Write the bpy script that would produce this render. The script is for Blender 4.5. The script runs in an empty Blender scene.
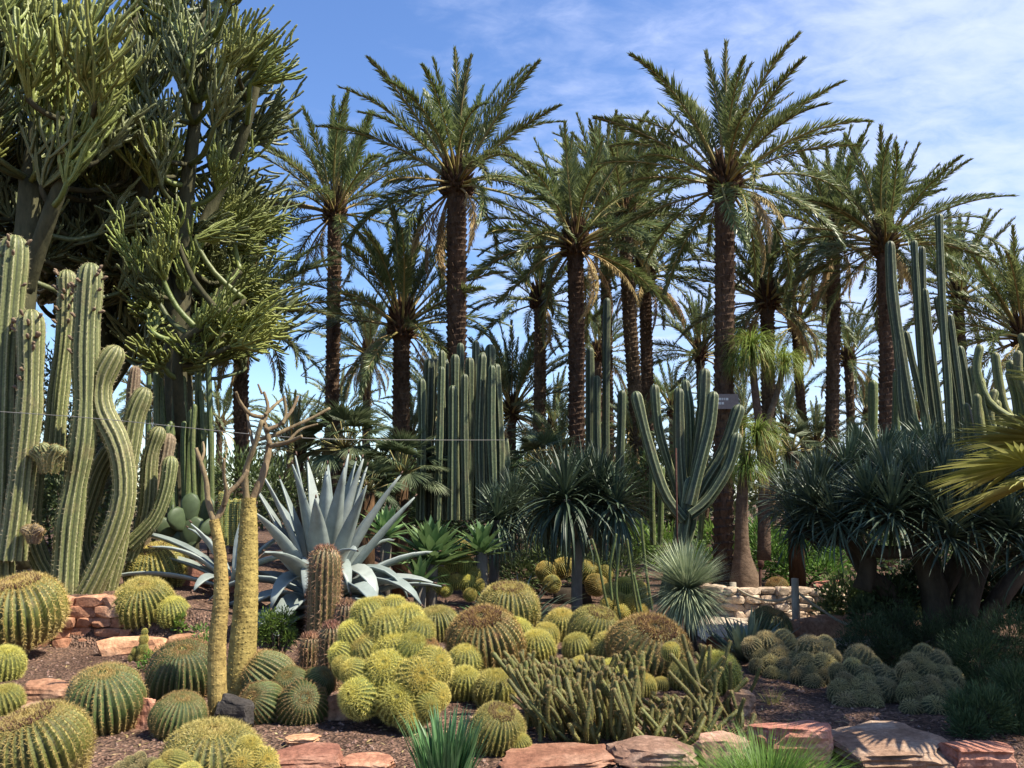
import bpy, bmesh, math, random
from mathutils import Vector, Matrix, noise
R = math.radians
sc = bpy.context.scene
col = sc.collection

# ------------------------------------------------------------------ camera, sky, sun, exposure
F = 850.0; HOR = 500.0
PITCH = math.atan((HOR - 384) / F)
CZ = 1.6
cam = bpy.data.cameras.new('camera'); cam.sensor_width = 36; cam.lens = F / 1024 * 36
cam.clip_start = 0.05; cam.clip_end = 2000
camo = bpy.data.objects.new('camera', cam); col.objects.link(camo)
camo.location = (0, 0, CZ); camo.rotation_euler = (math.pi / 2 + PITCH, 0, 0)
sc.camera = camo

SUN_EL = 55.0          # degrees above the horizon
SUN_AZ = -16.0           # degrees from +X towards +Y
sdir = Vector((math.cos(R(SUN_EL)) * math.cos(R(SUN_AZ)), math.cos(R(SUN_EL)) * math.sin(R(SUN_AZ)), math.sin(R(SUN_EL))))
sun = bpy.data.lights.new('sun', 'SUN'); sun.energy = 5.0; sun.angle = R(0.5); sun.color = (1, .92, .77)
suno = bpy.data.objects.new('sun', sun); col.objects.link(suno)
suno.rotation_euler = sdir.to_track_quat('Z', 'Y').to_euler()

world = bpy.data.worlds.new('World'); sc.world = world; world.use_nodes = True
nt = world.node_tree; nt.nodes.clear()
wo = nt.nodes.new('ShaderNodeOutputWorld'); bg = nt.nodes.new('ShaderNodeBackground'); bg.inputs['Strength'].default_value = .105
sky = nt.nodes.new('ShaderNodeTexSky'); sky.sky_type = 'NISHITA'; sky.sun_disc = False
sky.sun_elevation = R(SUN_EL); sky.sun_rotation = R(90 - SUN_AZ)
sky.air_density = 1.0; sky.dust_density = .25; sky.ozone_density = 3.6
# thin high cloud, denser towards the east (right)
tc = nt.nodes.new('ShaderNodeTexCoord'); sep = nt.nodes.new('ShaderNodeSeparateXYZ')
nt.links.new(tc.outputs['Generated'], sep.inputs[0])
def wm(op, a, b=None, c=None):
    n = nt.nodes.new('ShaderNodeMath'); n.operation = op
    for i, v in enumerate((a, b, c)):
        if v is None: continue
        if isinstance(v, (int, float)): n.inputs[i].default_value = v
        else: nt.links.new(v, n.inputs[i])
    return n.outputs[0]
zz = wm('ADD', wm('MAXIMUM', sep.outputs[2], 0.0), .18)
cx = nt.nodes.new('ShaderNodeCombineXYZ')
nt.links.new(wm('DIVIDE', sep.outputs[0], zz), cx.inputs[0]); nt.links.new(wm('DIVIDE', sep.outputs[1], zz), cx.inputs[1])
def wnoise(sx, sy, det, rough, rot, dist=0.):
    mp = nt.nodes.new('ShaderNodeMapping'); mp.inputs['Scale'].default_value = (sx, sy, 1); mp.inputs['Rotation'].default_value = (0, 0, rot)
    nt.links.new(cx.outputs[0], mp.inputs[0])
    n = nt.nodes.new('ShaderNodeTexNoise'); n.inputs['Scale'].default_value = 1; n.inputs['Detail'].default_value = det
    n.inputs['Roughness'].default_value = rough; n.inputs['Distortion'].default_value = dist
    nt.links.new(mp.outputs[0], n.inputs['Vector']); return n.outputs['Fac']
n1 = wnoise(.9, 1.6, 7, .6, .5, .4)
n2 = wnoise(10, 15, 6, .6, .9, .4)
east = wm('MULTIPLY_ADD', sep.outputs[0], .85, wm('MULTIPLY', sep.outputs[1], .18))     # more cloud to the right
dens = wm('ADD', wm('ADD', wm('MULTIPLY', n1, 1.3), wm('MULTIPLY', n2, .8)), wm('MULTIPLY_ADD', east, 1.0, -1.14))
ms = nt.nodes.new('ShaderNodeMapRange'); ms.interpolation_type = 'SMOOTHSTEP'
ms.inputs['From Min'].default_value = -.12; ms.inputs['From Max'].default_value = .75; ms.inputs['To Max'].default_value = .76
nt.links.new(dens, ms.inputs['Value'])
mix = nt.nodes.new('ShaderNodeMix'); mix.data_type = 'RGBA'
nt.links.new(ms.outputs[0], mix.inputs['Factor']); hs = nt.nodes.new('ShaderNodeHueSaturation'); hs.inputs['Saturation'].default_value = 1.12; hs.inputs['Hue'].default_value = .508; hs.inputs['Value'].default_value = 1.08
nt.links.new(sky.outputs[0], hs.inputs['Color']); nt.links.new(hs.outputs[0], mix.inputs['A'])
mix.inputs['B'].default_value = (4.3, 4.75, 6.3, 1)
nt.links.new(mix.outputs['Result'], bg.inputs['Color']); nt.links.new(bg.outputs[0], wo.inputs['Surface'])

sc.view_settings.view_transform = 'Standard'; sc.view_settings.look = 'None'
sc.view_settings.exposure = 1.08; sc.view_settings.gamma = 1
sc.view_settings.use_curve_mapping = False
sc.cycles.max_bounces = 5; sc.cycles.diffuse_bounces = 3; sc.cycles.transmission_bounces = 3
sc.cycles.transparent_max_bounces = 8
sc.cycles.use_denoising = True
sc.cycles.caustics_reflective = False; sc.cycles.caustics_refractive = False

# ------------------------------------------------------------------ pixel helpers: where the photograph's points lie in the real place
cp, sp = math.cos(PITCH), math.sin(PITCH)
def ray(px, py):
    dx = (px - 512) / F; dv = (384 - py) / F
    return Vector((dx, cp - dv * sp, sp + dv * cp))
def P(px, py, Y):
    d = ray(px, py); return Vector((0, 0, CZ)) + d * (Y / d.y)
def S(Y, py=450):
    return (Y / ray(512, py).y) / F                    # metres per pixel at that depth
def ss(a, b, x):
    t = min(1, max(0, (x - a) / (b - a))); return t * t * (3 - 2 * t)
def gz(x, y):
    z = 0.52 * ss(-2.0, -4.3, x) * ss(9.55, 9.75, y)                 # walled terrace on the left
    z += .10 * ss(12, 15, y) * ss(-3, 3, x)
    z -= .08 * (1 - ss(5.15, 5.45, y + .12 * math.sin(x * 2.3))) * ss(.6, 1.3, x)   # drop in front of the edging rocks
    z -= .12 * (1 - ss(4.6, 5.2, y))
    z += .035 * noise.noise(Vector((x * .9, y * .9, 3.1))) + .012 * noise.noise(Vector((x * 4, y * 4, 7)))
    return z
def G(px, py):
    d = ray(px, py); o = Vector((0, 0, CZ)); t = 2.5
    while t < 120:
        p = o + d * t
        if p.z < gz(p.x, p.y): break
        t += .02
    p = o + d * t
    return Vector((p.x, p.y, gz(p.x, p.y)))

# ------------------------------------------------------------------ materials
def M_(name):
    m = bpy.data.materials.new(name); m.use_nodes = True
    n = m.node_tree; n.nodes.clear()
    return m, n, n.nodes.new('ShaderNodeOutputMaterial')
def lk(n, a, b): n.links.new(a, b)
def princ(n, rough=.6, spec=.3):
    b = n.nodes.new('ShaderNodeBsdfPrincipled'); b.inputs['Roughness'].default_value = rough
    b.inputs['Specular IOR Level'].default_value = spec; return b
def ramp(n, fac, stops):
    r = n.nodes.new('ShaderNodeValToRGB'); e = r.color_ramp.elements
    while len(e) < len(stops): e.new(.5)
    for i, (p, c) in enumerate(stops): e[i].position = p; e[i].color = (*c, 1)
    lk(n, fac, r.inputs[0]); return r.outputs[0]
def tnoise(n, scale, det=4, rough=.55, vec=None, out='Fac'):
    t = n.nodes.new('ShaderNodeTexNoise'); t.inputs['Scale'].default_value = scale; t.inputs['Detail'].default_value = det; t.inputs['Roughness'].default_value = rough
    if vec is not None: lk(n, vec, t.inputs['Vector'])
    return t.outputs[out]
def ocoord(n):
    return n.nodes.new('ShaderNodeTexCoord').outputs['Object']
def bump(n, b, h, strength, dist):
    u = n.nodes.new('ShaderNodeBump'); u.inputs['Strength'].default_value = strength; u.inputs['Distance'].default_value = dist
    lk(n, h, u.inputs['Height']); lk(n, u.outputs[0], b.inputs['Normal'])
def vary(n, colr, hue=.02, val=.3, seedattr=True):
    """per object tone change"""
    oi = n.nodes.new('ShaderNodeObjectInfo'); h = n.nodes.new('ShaderNodeHueSaturation')
    a = n.nodes.new('ShaderNodeMapRange'); a.inputs['To Min'].default_value = 1 - val; a.inputs['To Max'].default_value = 1 + val
    lk(n, oi.outputs['Random'], a.inputs[0]); lk(n, a.outputs[0], h.inputs['Value'])
    a2 = n.nodes.new('ShaderNodeMapRange'); a2.inputs['To Min'].default_value = .5 - hue; a2.inputs['To Max'].default_value = .5 + hue
    w = n.nodes.new('ShaderNodeMath'); w.operation = 'MULTIPLY'; w.inputs[1].default_value = 7.31; lk(n, oi.outputs['Random'], w.inputs[0])
    fr = n.nodes.new('ShaderNodeMath'); fr.operation = 'FRACT'; lk(n, w.outputs[0], fr.inputs[0])
    lk(n, fr.outputs[0], a2.inputs[0]); lk(n, a2.outputs[0], h.inputs['Hue'])
    lk(n, colr, h.inputs['Color']); return h.outputs[0]
def leaf(name, c1, c2, rough=.5, trans=.25, spec=.3, scale=6, hue=.015, val=.25, leafattr=True):
    """thin leaf: attribute 'rib' (0..1 random per leaf) mixes two tones"""
    m, n, o = M_(name); b = princ(n, rough, spec)
    at = n.nodes.new('ShaderNodeAttribute'); at.attribute_name = 'rib'
    mx = ramp(n, at.outputs['Fac'], [(0, c1), (1, c2)])
    nz = tnoise(n, scale, 5, .65, ocoord(n)); hh = n.nodes.new('ShaderNodeHueSaturation'); mr = n.nodes.new('ShaderNodeMapRange'); mr.inputs['From Min'].default_value = .3; mr.inputs['From Max'].default_value = .7; mr.inputs['To Min'].default_value = .78; mr.inputs['To Max'].default_value = 1.18
    lk(n, nz, mr.inputs[0]); lk(n, mr.outputs[0], hh.inputs['Value']); lk(n, mx, hh.inputs['Color'])
    c = vary(n, hh.outputs[0], hue, val); lk(n, c, b.inputs['Base Color'])
    t = n.nodes.new('ShaderNodeBsdfTranslucent'); lk(n, c, t.inputs[0])
    x = n.nodes.new('ShaderNodeMixShader'); x.inputs[0].default_value = trans
    lk(n, b.outputs[0], x.inputs[1]); lk(n, t.outputs[0], x.inputs[2]); lk(n, x.outputs[0], o.inputs[0]); return m
def cactus(name, valley, side, ridge, dirt=(.22, .16, .07), dirtamt=.5, rough=.5, val=.15, spots=60, corky=False):
    """ribbed flesh; 'rib' is 0 in the valley and 1 on the spiny ridge"""
    m, n, o = M_(name); b = princ(n, rough, .35); oc = ocoord(n)
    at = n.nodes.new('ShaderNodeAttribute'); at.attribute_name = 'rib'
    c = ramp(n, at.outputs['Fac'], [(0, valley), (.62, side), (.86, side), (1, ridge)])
    nz = tnoise(n, 3.5, 6, .65, oc)
    f = ramp(n, nz, [(.52, (0, 0, 0)), (.75, (dirtamt,) * 3)])
    mx = n.nodes.new('ShaderNodeMix'); mx.data_type = 'RGBA'; lk(n, f, mx.inputs['Factor']); lk(n, c, mx.inputs['A']); mx.inputs['B'].default_value = (*dirt, 1)
    if corky:      # brown corky skin on the old lower part of the body
        sx = n.nodes.new('ShaderNodeSeparateXYZ'); lk(n, oc, sx.inputs[0]); nq = tnoise(n, 4, 4, .6, oc)
        ad = n.nodes.new('ShaderNodeMath'); ad.operation = 'MULTIPLY_ADD'; ad.inputs[1].default_value = .9; lk(n, nq, ad.inputs[0]); lk(n, sx.outputs[2], ad.inputs[2])
        mr = n.nodes.new('ShaderNodeMapRange'); mr.inputs['From Min'].default_value = .42; mr.inputs['From Max'].default_value = -.15; mr.inputs['To Max'].default_value = .8; lk(n, ad.outputs[0], mr.inputs[0])
        m2 = n.nodes.new('ShaderNodeMix'); m2.data_type = 'RGBA'; lk(n, mr.outputs[0], m2.inputs['Factor']); lk(n, mx.outputs['Result'], m2.inputs['A']); m2.inputs['B'].default_value = (.15, .10, .045, 1); mx = m2
    nz2 = tnoise(n, spots, 3, .6, oc)
    h = n.nodes.new('ShaderNodeHueSaturation'); a = n.nodes.new('ShaderNodeMapRange'); a.inputs['To Min'].default_value = .6; a.inputs['To Max'].default_value = 1.4
    a.inputs['From Min'].default_value = .25; a.inputs['From Max'].default_value = .75; lk(n, nz2, a.inputs[0]); lk(n, a.outputs[0], h.inputs['Value']); lk(n, mx.outputs['Result'], h.inputs['Color'])
    lk(n, vary(n, h.outputs[0], .012, val), b.inputs['Base Color']); bump(n, b, nz2, .5, .01)
    lk(n, b.outputs[0], o.inputs[0]); return m
def bark(name, c1, c2, scale=8, rough=.9, dist=.03, zs=.35, val=.15):
    m, n, o = M_(name); b = princ(n, rough, .12); oc = ocoord(n)
    mp = n.nodes.new('ShaderNodeMapping'); mp.inputs['Scale'].default_value = (1, 1, zs); lk(n, oc, mp.inputs[0])
    nz = tnoise(n, scale, 7, .7, mp.outputs[0])
    c = ramp(n, nz, [(.3, c1), (.72, c2)])
    lk(n, vary(n, c, .01, val), b.inputs['Base Color']); bump(n, b, nz, .8, dist); lk(n, b.outputs[0], o.inputs[0]); return m
def stone(name, c1, c2, c3, scale=3, dist=.04, val=.2):
    m, n, o = M_(name); b = princ(n, .88, .15); oc = ocoord(n)
    nz = tnoise(n, scale, 8, .62, oc); nf = tnoise(n, scale * 9, 6, .7, oc)
    c = ramp(n, nz, [(.3, c1), (.5, c2), (.72, c3)])
    h = n.nodes.new('ShaderNodeHueSaturation'); a = n.nodes.new('ShaderNodeMapRange'); a.inputs['To Min'].default_value = .55; a.inputs['To Max'].default_value = 1.4
    a.inputs['From Min'].default_value = .3; a.inputs['From Max'].default_value = .7; lk(n, nf, a.inputs[0]); lk(n, a.outputs[0], h.inputs['Value']); lk(n, c, h.inputs['Color'])
    at = n.nodes.new('ShaderNodeAttribute'); at.attribute_name = 'rib'
    h2 = n.nodes.new('ShaderNodeHueSaturation'); a2 = n.nodes.new('ShaderNodeMapRange'); a2.inputs['To Min'].default_value = .75; a2.inputs['To Max'].default_value = 1.25
    lk(n, at.outputs['Fac'], a2.inputs[0]); lk(n, a2.outputs[0], h2.inputs['Value']); lk(n, h.outputs[0], h2.inputs['Color'])
    lk(n, vary(n, h2.outputs[0], .012, val), b.inputs['Base Color'])
    ad = n.nodes.new('ShaderNodeMath'); ad.operation = 'MULTIPLY_ADD'; ad.inputs[1].default_value = .35; lk(n, nf, ad.inputs[0]); lk(n, nz, ad.inputs[2])
    bump(n, b, ad.outputs[0], .8, dist); lk(n, b.outputs[0], o.inputs[0]); return m
def plain(name, c, rough=.7, spec=.2, metal=0, nscale=20, namt=.3):
    m, n, o = M_(name); b = princ(n, rough, spec); b.inputs['Metallic'].default_value = metal
    nz = tnoise(n, nscale, 5, .6, ocoord(n))
    c1 = tuple(x * (1 - namt) for x in c); c2 = tuple(min(1, x * (1 + namt)) for x in c)
    lk(n, ramp(n, nz, [(.3, c1), (.7, c2)]), b.inputs['Base Color']); lk(n, b.outputs[0], o.inputs[0]); return m

MT = {}
MT['frond'] = leaf('frond_green', (.085, .118, .040), (.210, .240, .090), .42, .3, .4)
MT['frond_blue'] = leaf('frond_bluegreen', (.095, .130, .058), (.20, .235, .115), .42, .28, .4)
MT['frond_dry'] = leaf('frond_dry', (.34, .24, .10), (.56, .43, .22), .7, .25, .2)
MT['rachis'] = leaf('rachis', (.20, .17, .06), (.30, .22, .08), .5, 0, .3)
MT['rachis_dry'] = leaf('rachis_dry', (.30, .19, .08), (.40, .27, .12), .7, 0, .2)
MT['palm_bark'] = bark('palm_bark', (.030, .019, .013), (.165, .110, .070), 9)
MT['palm_boot'] = bark('palm_boot', (.028, .015, .009), (.13, .075, .040), 11)
MT['fanleaf'] = leaf('fan_leaf', (.05, .075, .035), (.14, .17, .09), .5, .25, .3)
MT['fanyellow'] = leaf('fan_leaf_yellow', (.17, .19, .04), (.34, .34, .11), .5, .35, .3)
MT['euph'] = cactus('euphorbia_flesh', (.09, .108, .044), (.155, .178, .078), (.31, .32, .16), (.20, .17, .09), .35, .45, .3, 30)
MT['euph_lit'] = cactus('euphorbia_sunlit_flesh', (.12, .148, .038), (.215, .245, .068), (.40, .41, .15), (.26, .23, .10), .3, .45, .3, 30)  # paler copy of the euphorbia flesh, sunlight put into the colour
MT['limb'] = bark('limb_bark', (.04, .042, .024), (.11, .10, .055), 9)
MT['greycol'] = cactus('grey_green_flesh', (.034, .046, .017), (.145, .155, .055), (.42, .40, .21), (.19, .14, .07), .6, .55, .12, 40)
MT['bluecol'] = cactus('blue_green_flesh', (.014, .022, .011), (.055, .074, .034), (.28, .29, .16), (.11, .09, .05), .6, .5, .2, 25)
MT['pipecol'] = cactus('pipe_flesh', (.05, .075, .022), (.09, .12, .035), (.32, .33, .20), (.16, .13, .06), .4, .5, .15, 25)
MT['drycol'] = cactus('withered_flesh', (.12, .085, .05), (.20, .15, .09), (.30, .24, .16), (.11, .07, .05), .6, .8, .15, 30)
MT['barrel_green'] = cactus('barrel_green', (.018, .034, .010), (.070, .094, .026), (.24, .22, .085), (.24, .14, .06), .45, .5, .15, 40, True)
MT['barrel_gold'] = cactus('barrel_gold', (.028, .040, .010), (.105, .115, .024), (.36, .30, .085), (.28, .17, .06), .5, .5, .15, 40, True)
MT['barrel_rust'] = cactus('barrel_rust', (.030, .038, .011), (.105, .105, .028), (.36, .26, .09), (.25, .11, .05), .8, .6, .15, 40, True)
MT['red_flesh'] = cactus('red_barrel_flesh', (.038, .034, .014), (.115, .088, .038), (.29, .16, .09), (.22, .10, .06), .55, .5, .15, 40)
MT['head'] = cactus('yellow_head_flesh', (.05, .062, .013), (.125, .135, .026), (.42, .40, .12), (.30, .22, .07), .5, .5, .15, 50)
MT['greyhead'] = cactus('grey_head_flesh', (.020, .024, .010), (.055, .058, .022), (.22, .19, .09), (.16, .12, .06), .5, .6, .15, 50)
MT['snake'] = cactus('snake_cactus_flesh', (.05, .06, .016), (.115, .115, .030), (.22, .19, .065), (.20, .14, .05), .6, .6, .25, 60)
MT['sp_gold'] = leaf('spine_gold', (.46, .36, .09), (.74, .62, .24), .5, .2, .3)
MT['sp_pale'] = leaf('spine_pale', (.52, .43, .09), (.78, .70, .25), .5, .25, .3)
MT['sp_brown'] = leaf('spine_brown', (.26, .16, .06), (.48, .34, .14), .5, .1, .3)
MT['sp_rust'] = leaf('spine_rust', (.36, .20, .07), (.58, .38, .15), .5, .1, .3)
MT['sp_red'] = leaf('spine_red', (.20, .085, .055), (.36, .21, .13), .5, .1, .3)
MT['sp_olive'] = leaf('spine_olive', (.34, .27, .12), (.60, .52, .27), .6, .1, .2)
MT['sp_grey'] = leaf('spine_grey', (.32, .26, .15), (.52, .46, .29), .6, .1, .2)
MT['wool'] = plain('wool', (.50, .37, .14), .95, .05, 0, 60, .5)
MT['wool_dark'] = plain('wool_dark', (.13, .07, .05), .95, .05, 0, 60, .6)
MT['wool_dark_red'] = plain('dried_bud', (.20, .145, .10), .95, .05, 0, 40, .5)
MT['wool_red'] = plain('wool_red', (.27, .10, .07), .95, .05, 0, 60, .5)
MT['agave'] = leaf('agave_blue', (.185, .225, .215), (.29, .325, .30), .42, .05, .35, val=.08)
MT['agave_green'] = leaf('agave_green', (.075, .155, .060), (.19, .29, .11), .38, .22, .4, val=.15)
MT['thorn'] = plain('thorn', (.10, .06, .045), .6)
MT['aloe'] = leaf('aloe', (.09, .13, .09), (.19, .24, .17), .45, .1, .3)
MT['draco'] = leaf('dragon_leaf', (.034, .056, .034), (.100, .135, .082), .46, .1, .35)
MT['yucca'] = leaf('yucca_leaf', (.17, .22, .13), (.34, .39, .24), .5, .2, .3)
MT['pony'] = leaf('ponytail_leaf', (.13, .20, .035), (.26, .32, .07), .5, .3, .3)
MT['pony_dry'] = leaf('ponytail_dry', (.28, .23, .06), (.40, .33, .10), .6, .25, .2)
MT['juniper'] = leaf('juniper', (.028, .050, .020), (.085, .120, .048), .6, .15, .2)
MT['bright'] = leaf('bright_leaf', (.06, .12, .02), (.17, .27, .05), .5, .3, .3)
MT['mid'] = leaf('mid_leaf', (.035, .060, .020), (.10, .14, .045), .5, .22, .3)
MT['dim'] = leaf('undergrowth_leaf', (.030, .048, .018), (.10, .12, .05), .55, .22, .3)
MT['grass'] = leaf('grass_blade', (.06, .13, .02), (.13, .25, .04), .5, .3, .3)
MT['bulb'] = leaf('bulb_leaf', (.07, .16, .06), (.16, .31, .12), .4, .2, .4)
MT['pad'] = plain('pad_flesh', (.06, .085, .04), .5, .3, 0, 8, .25)
MT['dragon_bark'] = bark('dragon_bark', (.03, .024, .018), (.09, .07, .052), 7)
MT['grey_bark'] = bark('grey_bark', (.10, .09, .075), (.24, .21, .17), 7)
MT['pony_bark'] = bark('ponytail_bark', (.065, .043, .03), (.18, .125, .085), 10, zs=1.5)
MT['gold_bark'] = bark('gold_bark', (.14, .098, .034), (.50, .365, .125), 14, .8, .02, 1.2, .05)
MT['branch'] = bark('branch_bark', (.11, .08, .045), (.27, .205, .12), 12)
MT['rock_red'] = stone('rock_red', (.20, .085, .055), (.34, .165, .105), (.48, .29, .20))
MT['rock_pale'] = stone('rock_pale', (.19, .105, .07), (.33, .20, .14), (.50, .37, .28))
MT['rock_wall'] = stone('rock_wall', (.30, .13, .075), (.45, .23, .14), (.54, .36, .24), 2.5)
MT['rock_tan'] = stone('rock_tan', (.28, .20, .13), (.42, .33, .23), (.54, .45, .34), 2.5)
MT['rock_dark'] = stone('rock_dark', (.035, .032, .030), (.07, .062, .056), (.12, .11, .10), 4)
MT['wood'] = bark('post_wood', (.24, .21, .16), (.44, .39, .31), 14)
MT['rope'] = plain('rope', (.34, .29, .21), .9, .1, 0, 90, .4)
MT['rust'] = plain('rust', (.05, .022, .016), .85, .2, 0, 30, .5)
MT['wire'] = plain('wire', (.16, .155, .145), .6, .3)
MT['sign'] = plain('sign_plate', (.21, .165, .15), .6, .3, 0, 30, .15)
MT['sign_text'] = plain('sign_lettering', (.62, .60, .57), .6, .2)

# ------------------------------------------------------------------ mesh builder
class MB:
    def __init__(s): s.V = []; s.F = []; s.A = []; s.I = []; s.mi = 0
    def v(s, p, a=0.): s.V.append((p[0], p[1], p[2])); s.A.append(a); return len(s.V) - 1
    def f(s, *ix): s.F.append(ix); s.I.append(s.mi)
    def join(s, o, mi):
        b = len(s.V); s.V += o.V; s.A += o.A; s.F += [tuple(b + i for i in f) for f in o.F]; s.I += [mi] * len(o.F); return s
    def mesh(s, name, mats, smooth=True):
        me = bpy.data.meshes.new(name); me.from_pydata(s.V, [], s.F)
        if not isinstance(mats, (list, tuple)): mats = [mats]
        for m in mats: me.materials.append(m)
        at = me.attributes.new('rib', 'FLOAT', 'POINT'); at.data.foreach_set('value', s.A)
        if any(s.I): me.polygons.foreach_set('material_index', s.I)
        me.polygons.foreach_set('use_smooth', [smooth] * len(s.F)); me.update(); return me
def link(name, data, parent=None, mtx=None):
    o = bpy.data.objects.new(name, data); col.objects.link(o)
    if parent is not None: o.parent = parent
    if mtx is not None: o.matrix_basis = mtx
    return o
LABELS = {}
def tag(o, label, cat, group=None, kind=None):
    o['label'] = label; o['category'] = cat
    if group: o['group'] = group
    if kind: o['kind'] = kind
    return o
def thing(name, label, cat, loc, group=None, rz=0):
    o = bpy.data.objects.new(name, None); col.objects.link(o); o.empty_display_size = .1
    o.location = loc; o.rotation_euler = (0, 0, rz); return tag(o, label, cat, group)
def T(loc, s=1.0, rz=0., rx=0., ry=0.):
    m = Matrix.Translation(loc) @ Matrix.Rotation(rz, 4, 'Z') @ Matrix.Rotation(ry, 4, 'Y') @ Matrix.Rotation(rx, 4, 'X')
    sv = s if isinstance(s, (tuple, list)) else (s, s, s)
    return m @ Matrix.Diagonal((*sv, 1))

def spline(pts, n):
    """Catmull-Rom through the points (tuples of any length)"""
    k = len(pts); out = []
    if k == 2: return [tuple(a + (b - a) * i / (n - 1) for a, b in zip(*pts)) for i in range(n)]
    for i in range(n):
        u = i / (n - 1) * (k - 1); j = min(int(u), k - 2); t = u - j
        p0, p1, p2, p3 = pts[max(j - 1, 0)], pts[j], pts[j + 1], pts[min(j + 2, k - 1)]
        out.append(tuple(.5 * (2 * b + (c - a) * t + (2 * a - 5 * b + 4 * c - d) * t * t + (3 * b - a - 3 * c + d) * t ** 3) for a, b, c, d in zip(p0, p1, p2, p3)))
    return out
def frames(path):
    path = [Vector(p[:3]) for p in path]; out = []; up = None
    for i, p in enumerate(path):
        t = (path[min(i + 1, len(path) - 1)] - path[max(i - 1, 0)]).normalized()
        if up is None:
            up = Vector((0, -1, 0)) if abs(t.y) < .9 else Vector((1, 0, 0))
        x = (up - t * up.dot(t)).normalized(); up = x; out.append((p, t, x, t.cross(x)))
    return out
def tube(mb, path, radii, n=8, cap=True, attr=0.):
    fr = frames(path); prev = None
    for i, (p, t, x, y) in enumerate(fr):
        r = radii[i] if isinstance(radii, (list, tuple)) else radii
        ring = [mb.v(p + (x * math.cos(6.2832 * k / n) + y * math.sin(6.2832 * k / n)) * r, attr) for k in range(n)]
        if prev:
            for k in range(n): mb.f(prev[k], prev[(k + 1) % n], ring[(k + 1) % n], ring[k])
        elif cap: mb.f(*ring[::-1])
        prev = ring
    if cap: mb.f(*prev)
def spine(mb, p, d, L, w, rnd):
    s = d.cross(Vector((rnd.uniform(-1, 1), rnd.uniform(-1, 1), rnd.uniform(-1, 1))))
    if s.length < 1e-4: return
    s = s.normalized() * w; a = rnd.random()
    mb.f(mb.v(p - s, a), mb.v(p + s, a), mb.v(p + d * L, a))
def ribtube(mb, path, radii, nr=12, depth=.22, smb=None, sl=.03, sw=.0018, ds=.05, ns=4, seed=0, sub=4, wav=0., wavn=0):
    """ribbed stem with a rounded tip; spines along the ridges go to smb"""
    rnd = random.Random(seed); n0 = len(path); path = list(path); radii = list(radii)
    p1, p2 = Vector(path[-2][:3]), Vector(path[-1][:3]); d = (p2 - p1).normalized(); R0 = radii[-1]
    for k in range(1, 5):
        a = k / 4 * math.pi / 2; path.append(p2 + d * R0 * 1.15 * math.sin(a)); radii.append(max(.04, math.cos(a)) * R0)
    fr = frames(path); prev = None; N = nr * sub
    prof = {4: [1, 1 - depth * .42, 1 - depth, 1 - depth * .42], 2: [1, 1 - depth], 3: [1, 1 - depth, 1 - depth]}[sub]
    at = {4: [1., .7, 0., .7], 2: [1., 0.], 3: [1., .2, .2]}[sub]; acc = 0.
    for i, (p, t, x, y) in enumerate(fr):
        r = radii[i]; w = 1 + wav * math.sin(i * 2.1 + seed) if wav else 1
        ring = []
        for k in range(N):
            a = 6.2832 * k / N; q = prof[k % sub] * (w if k % sub == 0 else 1)
            ring.append(mb.v(p + (x * math.cos(a) + y * math.sin(a)) * r * q, at[k % sub]))
        if prev:
            for k in range(N): mb.f(prev[k], prev[(k + 1) % N], ring[(k + 1) % N], ring[k])
        prev = ring
        if smb is not None and i:
            L = (p - fr[i - 1][0]).length; acc += L
            m = max(1, int(round(L / ds)))
            for j in range(m):
                u = j / m; pp = fr[i - 1][0].lerp(p, u); rr = radii[i - 1] * (1 - u) + r * u
                for k in range(nr):
                    a = 6.2832 * k / nr; nn = (x * math.cos(a) + y * math.sin(a)); q = pp + nn * rr
                    for _ in range(ns):
                        dd = (nn * rnd.uniform(.3, 1) + t * rnd.uniform(-.8, .8) + nn.cross(t) * rnd.uniform(-.9, .9)).normalized()
                        spine(smb, q, dd, sl * rnd.uniform(.5, 1.2), sw, rnd)
    mb.f(*prev)
def blade(mb, base, az, el, L, W, droop, seg=5, fold=.15, prof=None, a=None, rnd=random, mids=True, tw=0.):
    """a leaf that starts at azimuth/elevation and bends down by droop (radians) along its length"""
    d2 = Vector((math.cos(az), math.sin(az), 0)); side = Vector((-math.sin(az), math.cos(az), 0)); p = Vector(base)
    if a is None: a = rnd.random()
    prev = None
    for i in range(seg + 1):
        s = i / seg; e = el - droop * s ** 1.4
        t = d2 * math.cos(e) + Vector((0, 0, math.sin(e))); up = Vector((0, 0, math.cos(e))) - d2 * math.sin(e)
        if i: p = p + t * (L / seg)
        w = W * (prof(s) if prof else (1 - s) ** .6) * .5
        sd = side * math.cos(tw * s) + up * math.sin(tw * s)
        if mids: row = [mb.v(p + sd * w + up * fold * w, a), mb.v(p - up * fold * w, a), mb.v(p - sd * w + up * fold * w, a)]
        else: row = [mb.v(p + sd * w, a), mb.v(p - sd * w, a)]
        if prev:
            for k in range(len(row) - 1): mb.f(prev[k], prev[k + 1], row[k + 1], row[k])
        prev = row
def diamond(mb, p, d, L, W, up, a):
    s = d.cross(up)
    if s.length < 1e-3: s = d.cross(Vector((1, .2, 0)))
    s = s.normalized() * W * .5
    mb.f(mb.v(p, a), mb.v(p + d * L * .45 + s, a), mb.v(p + d * L, a), mb.v(p + d * L * .45 - s, a))
_ico = {}
def ico(n):
    if n not in _ico:
        bm = bmesh.new(); bmesh.ops.create_icosphere(bm, subdivisions=n, radius=1)
        _ico[n] = ([v.co.copy() for v in bm.verts], [tuple(v.index for v in f.verts) for f in bm.faces]); bm.free()
    return _ico[n]
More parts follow.
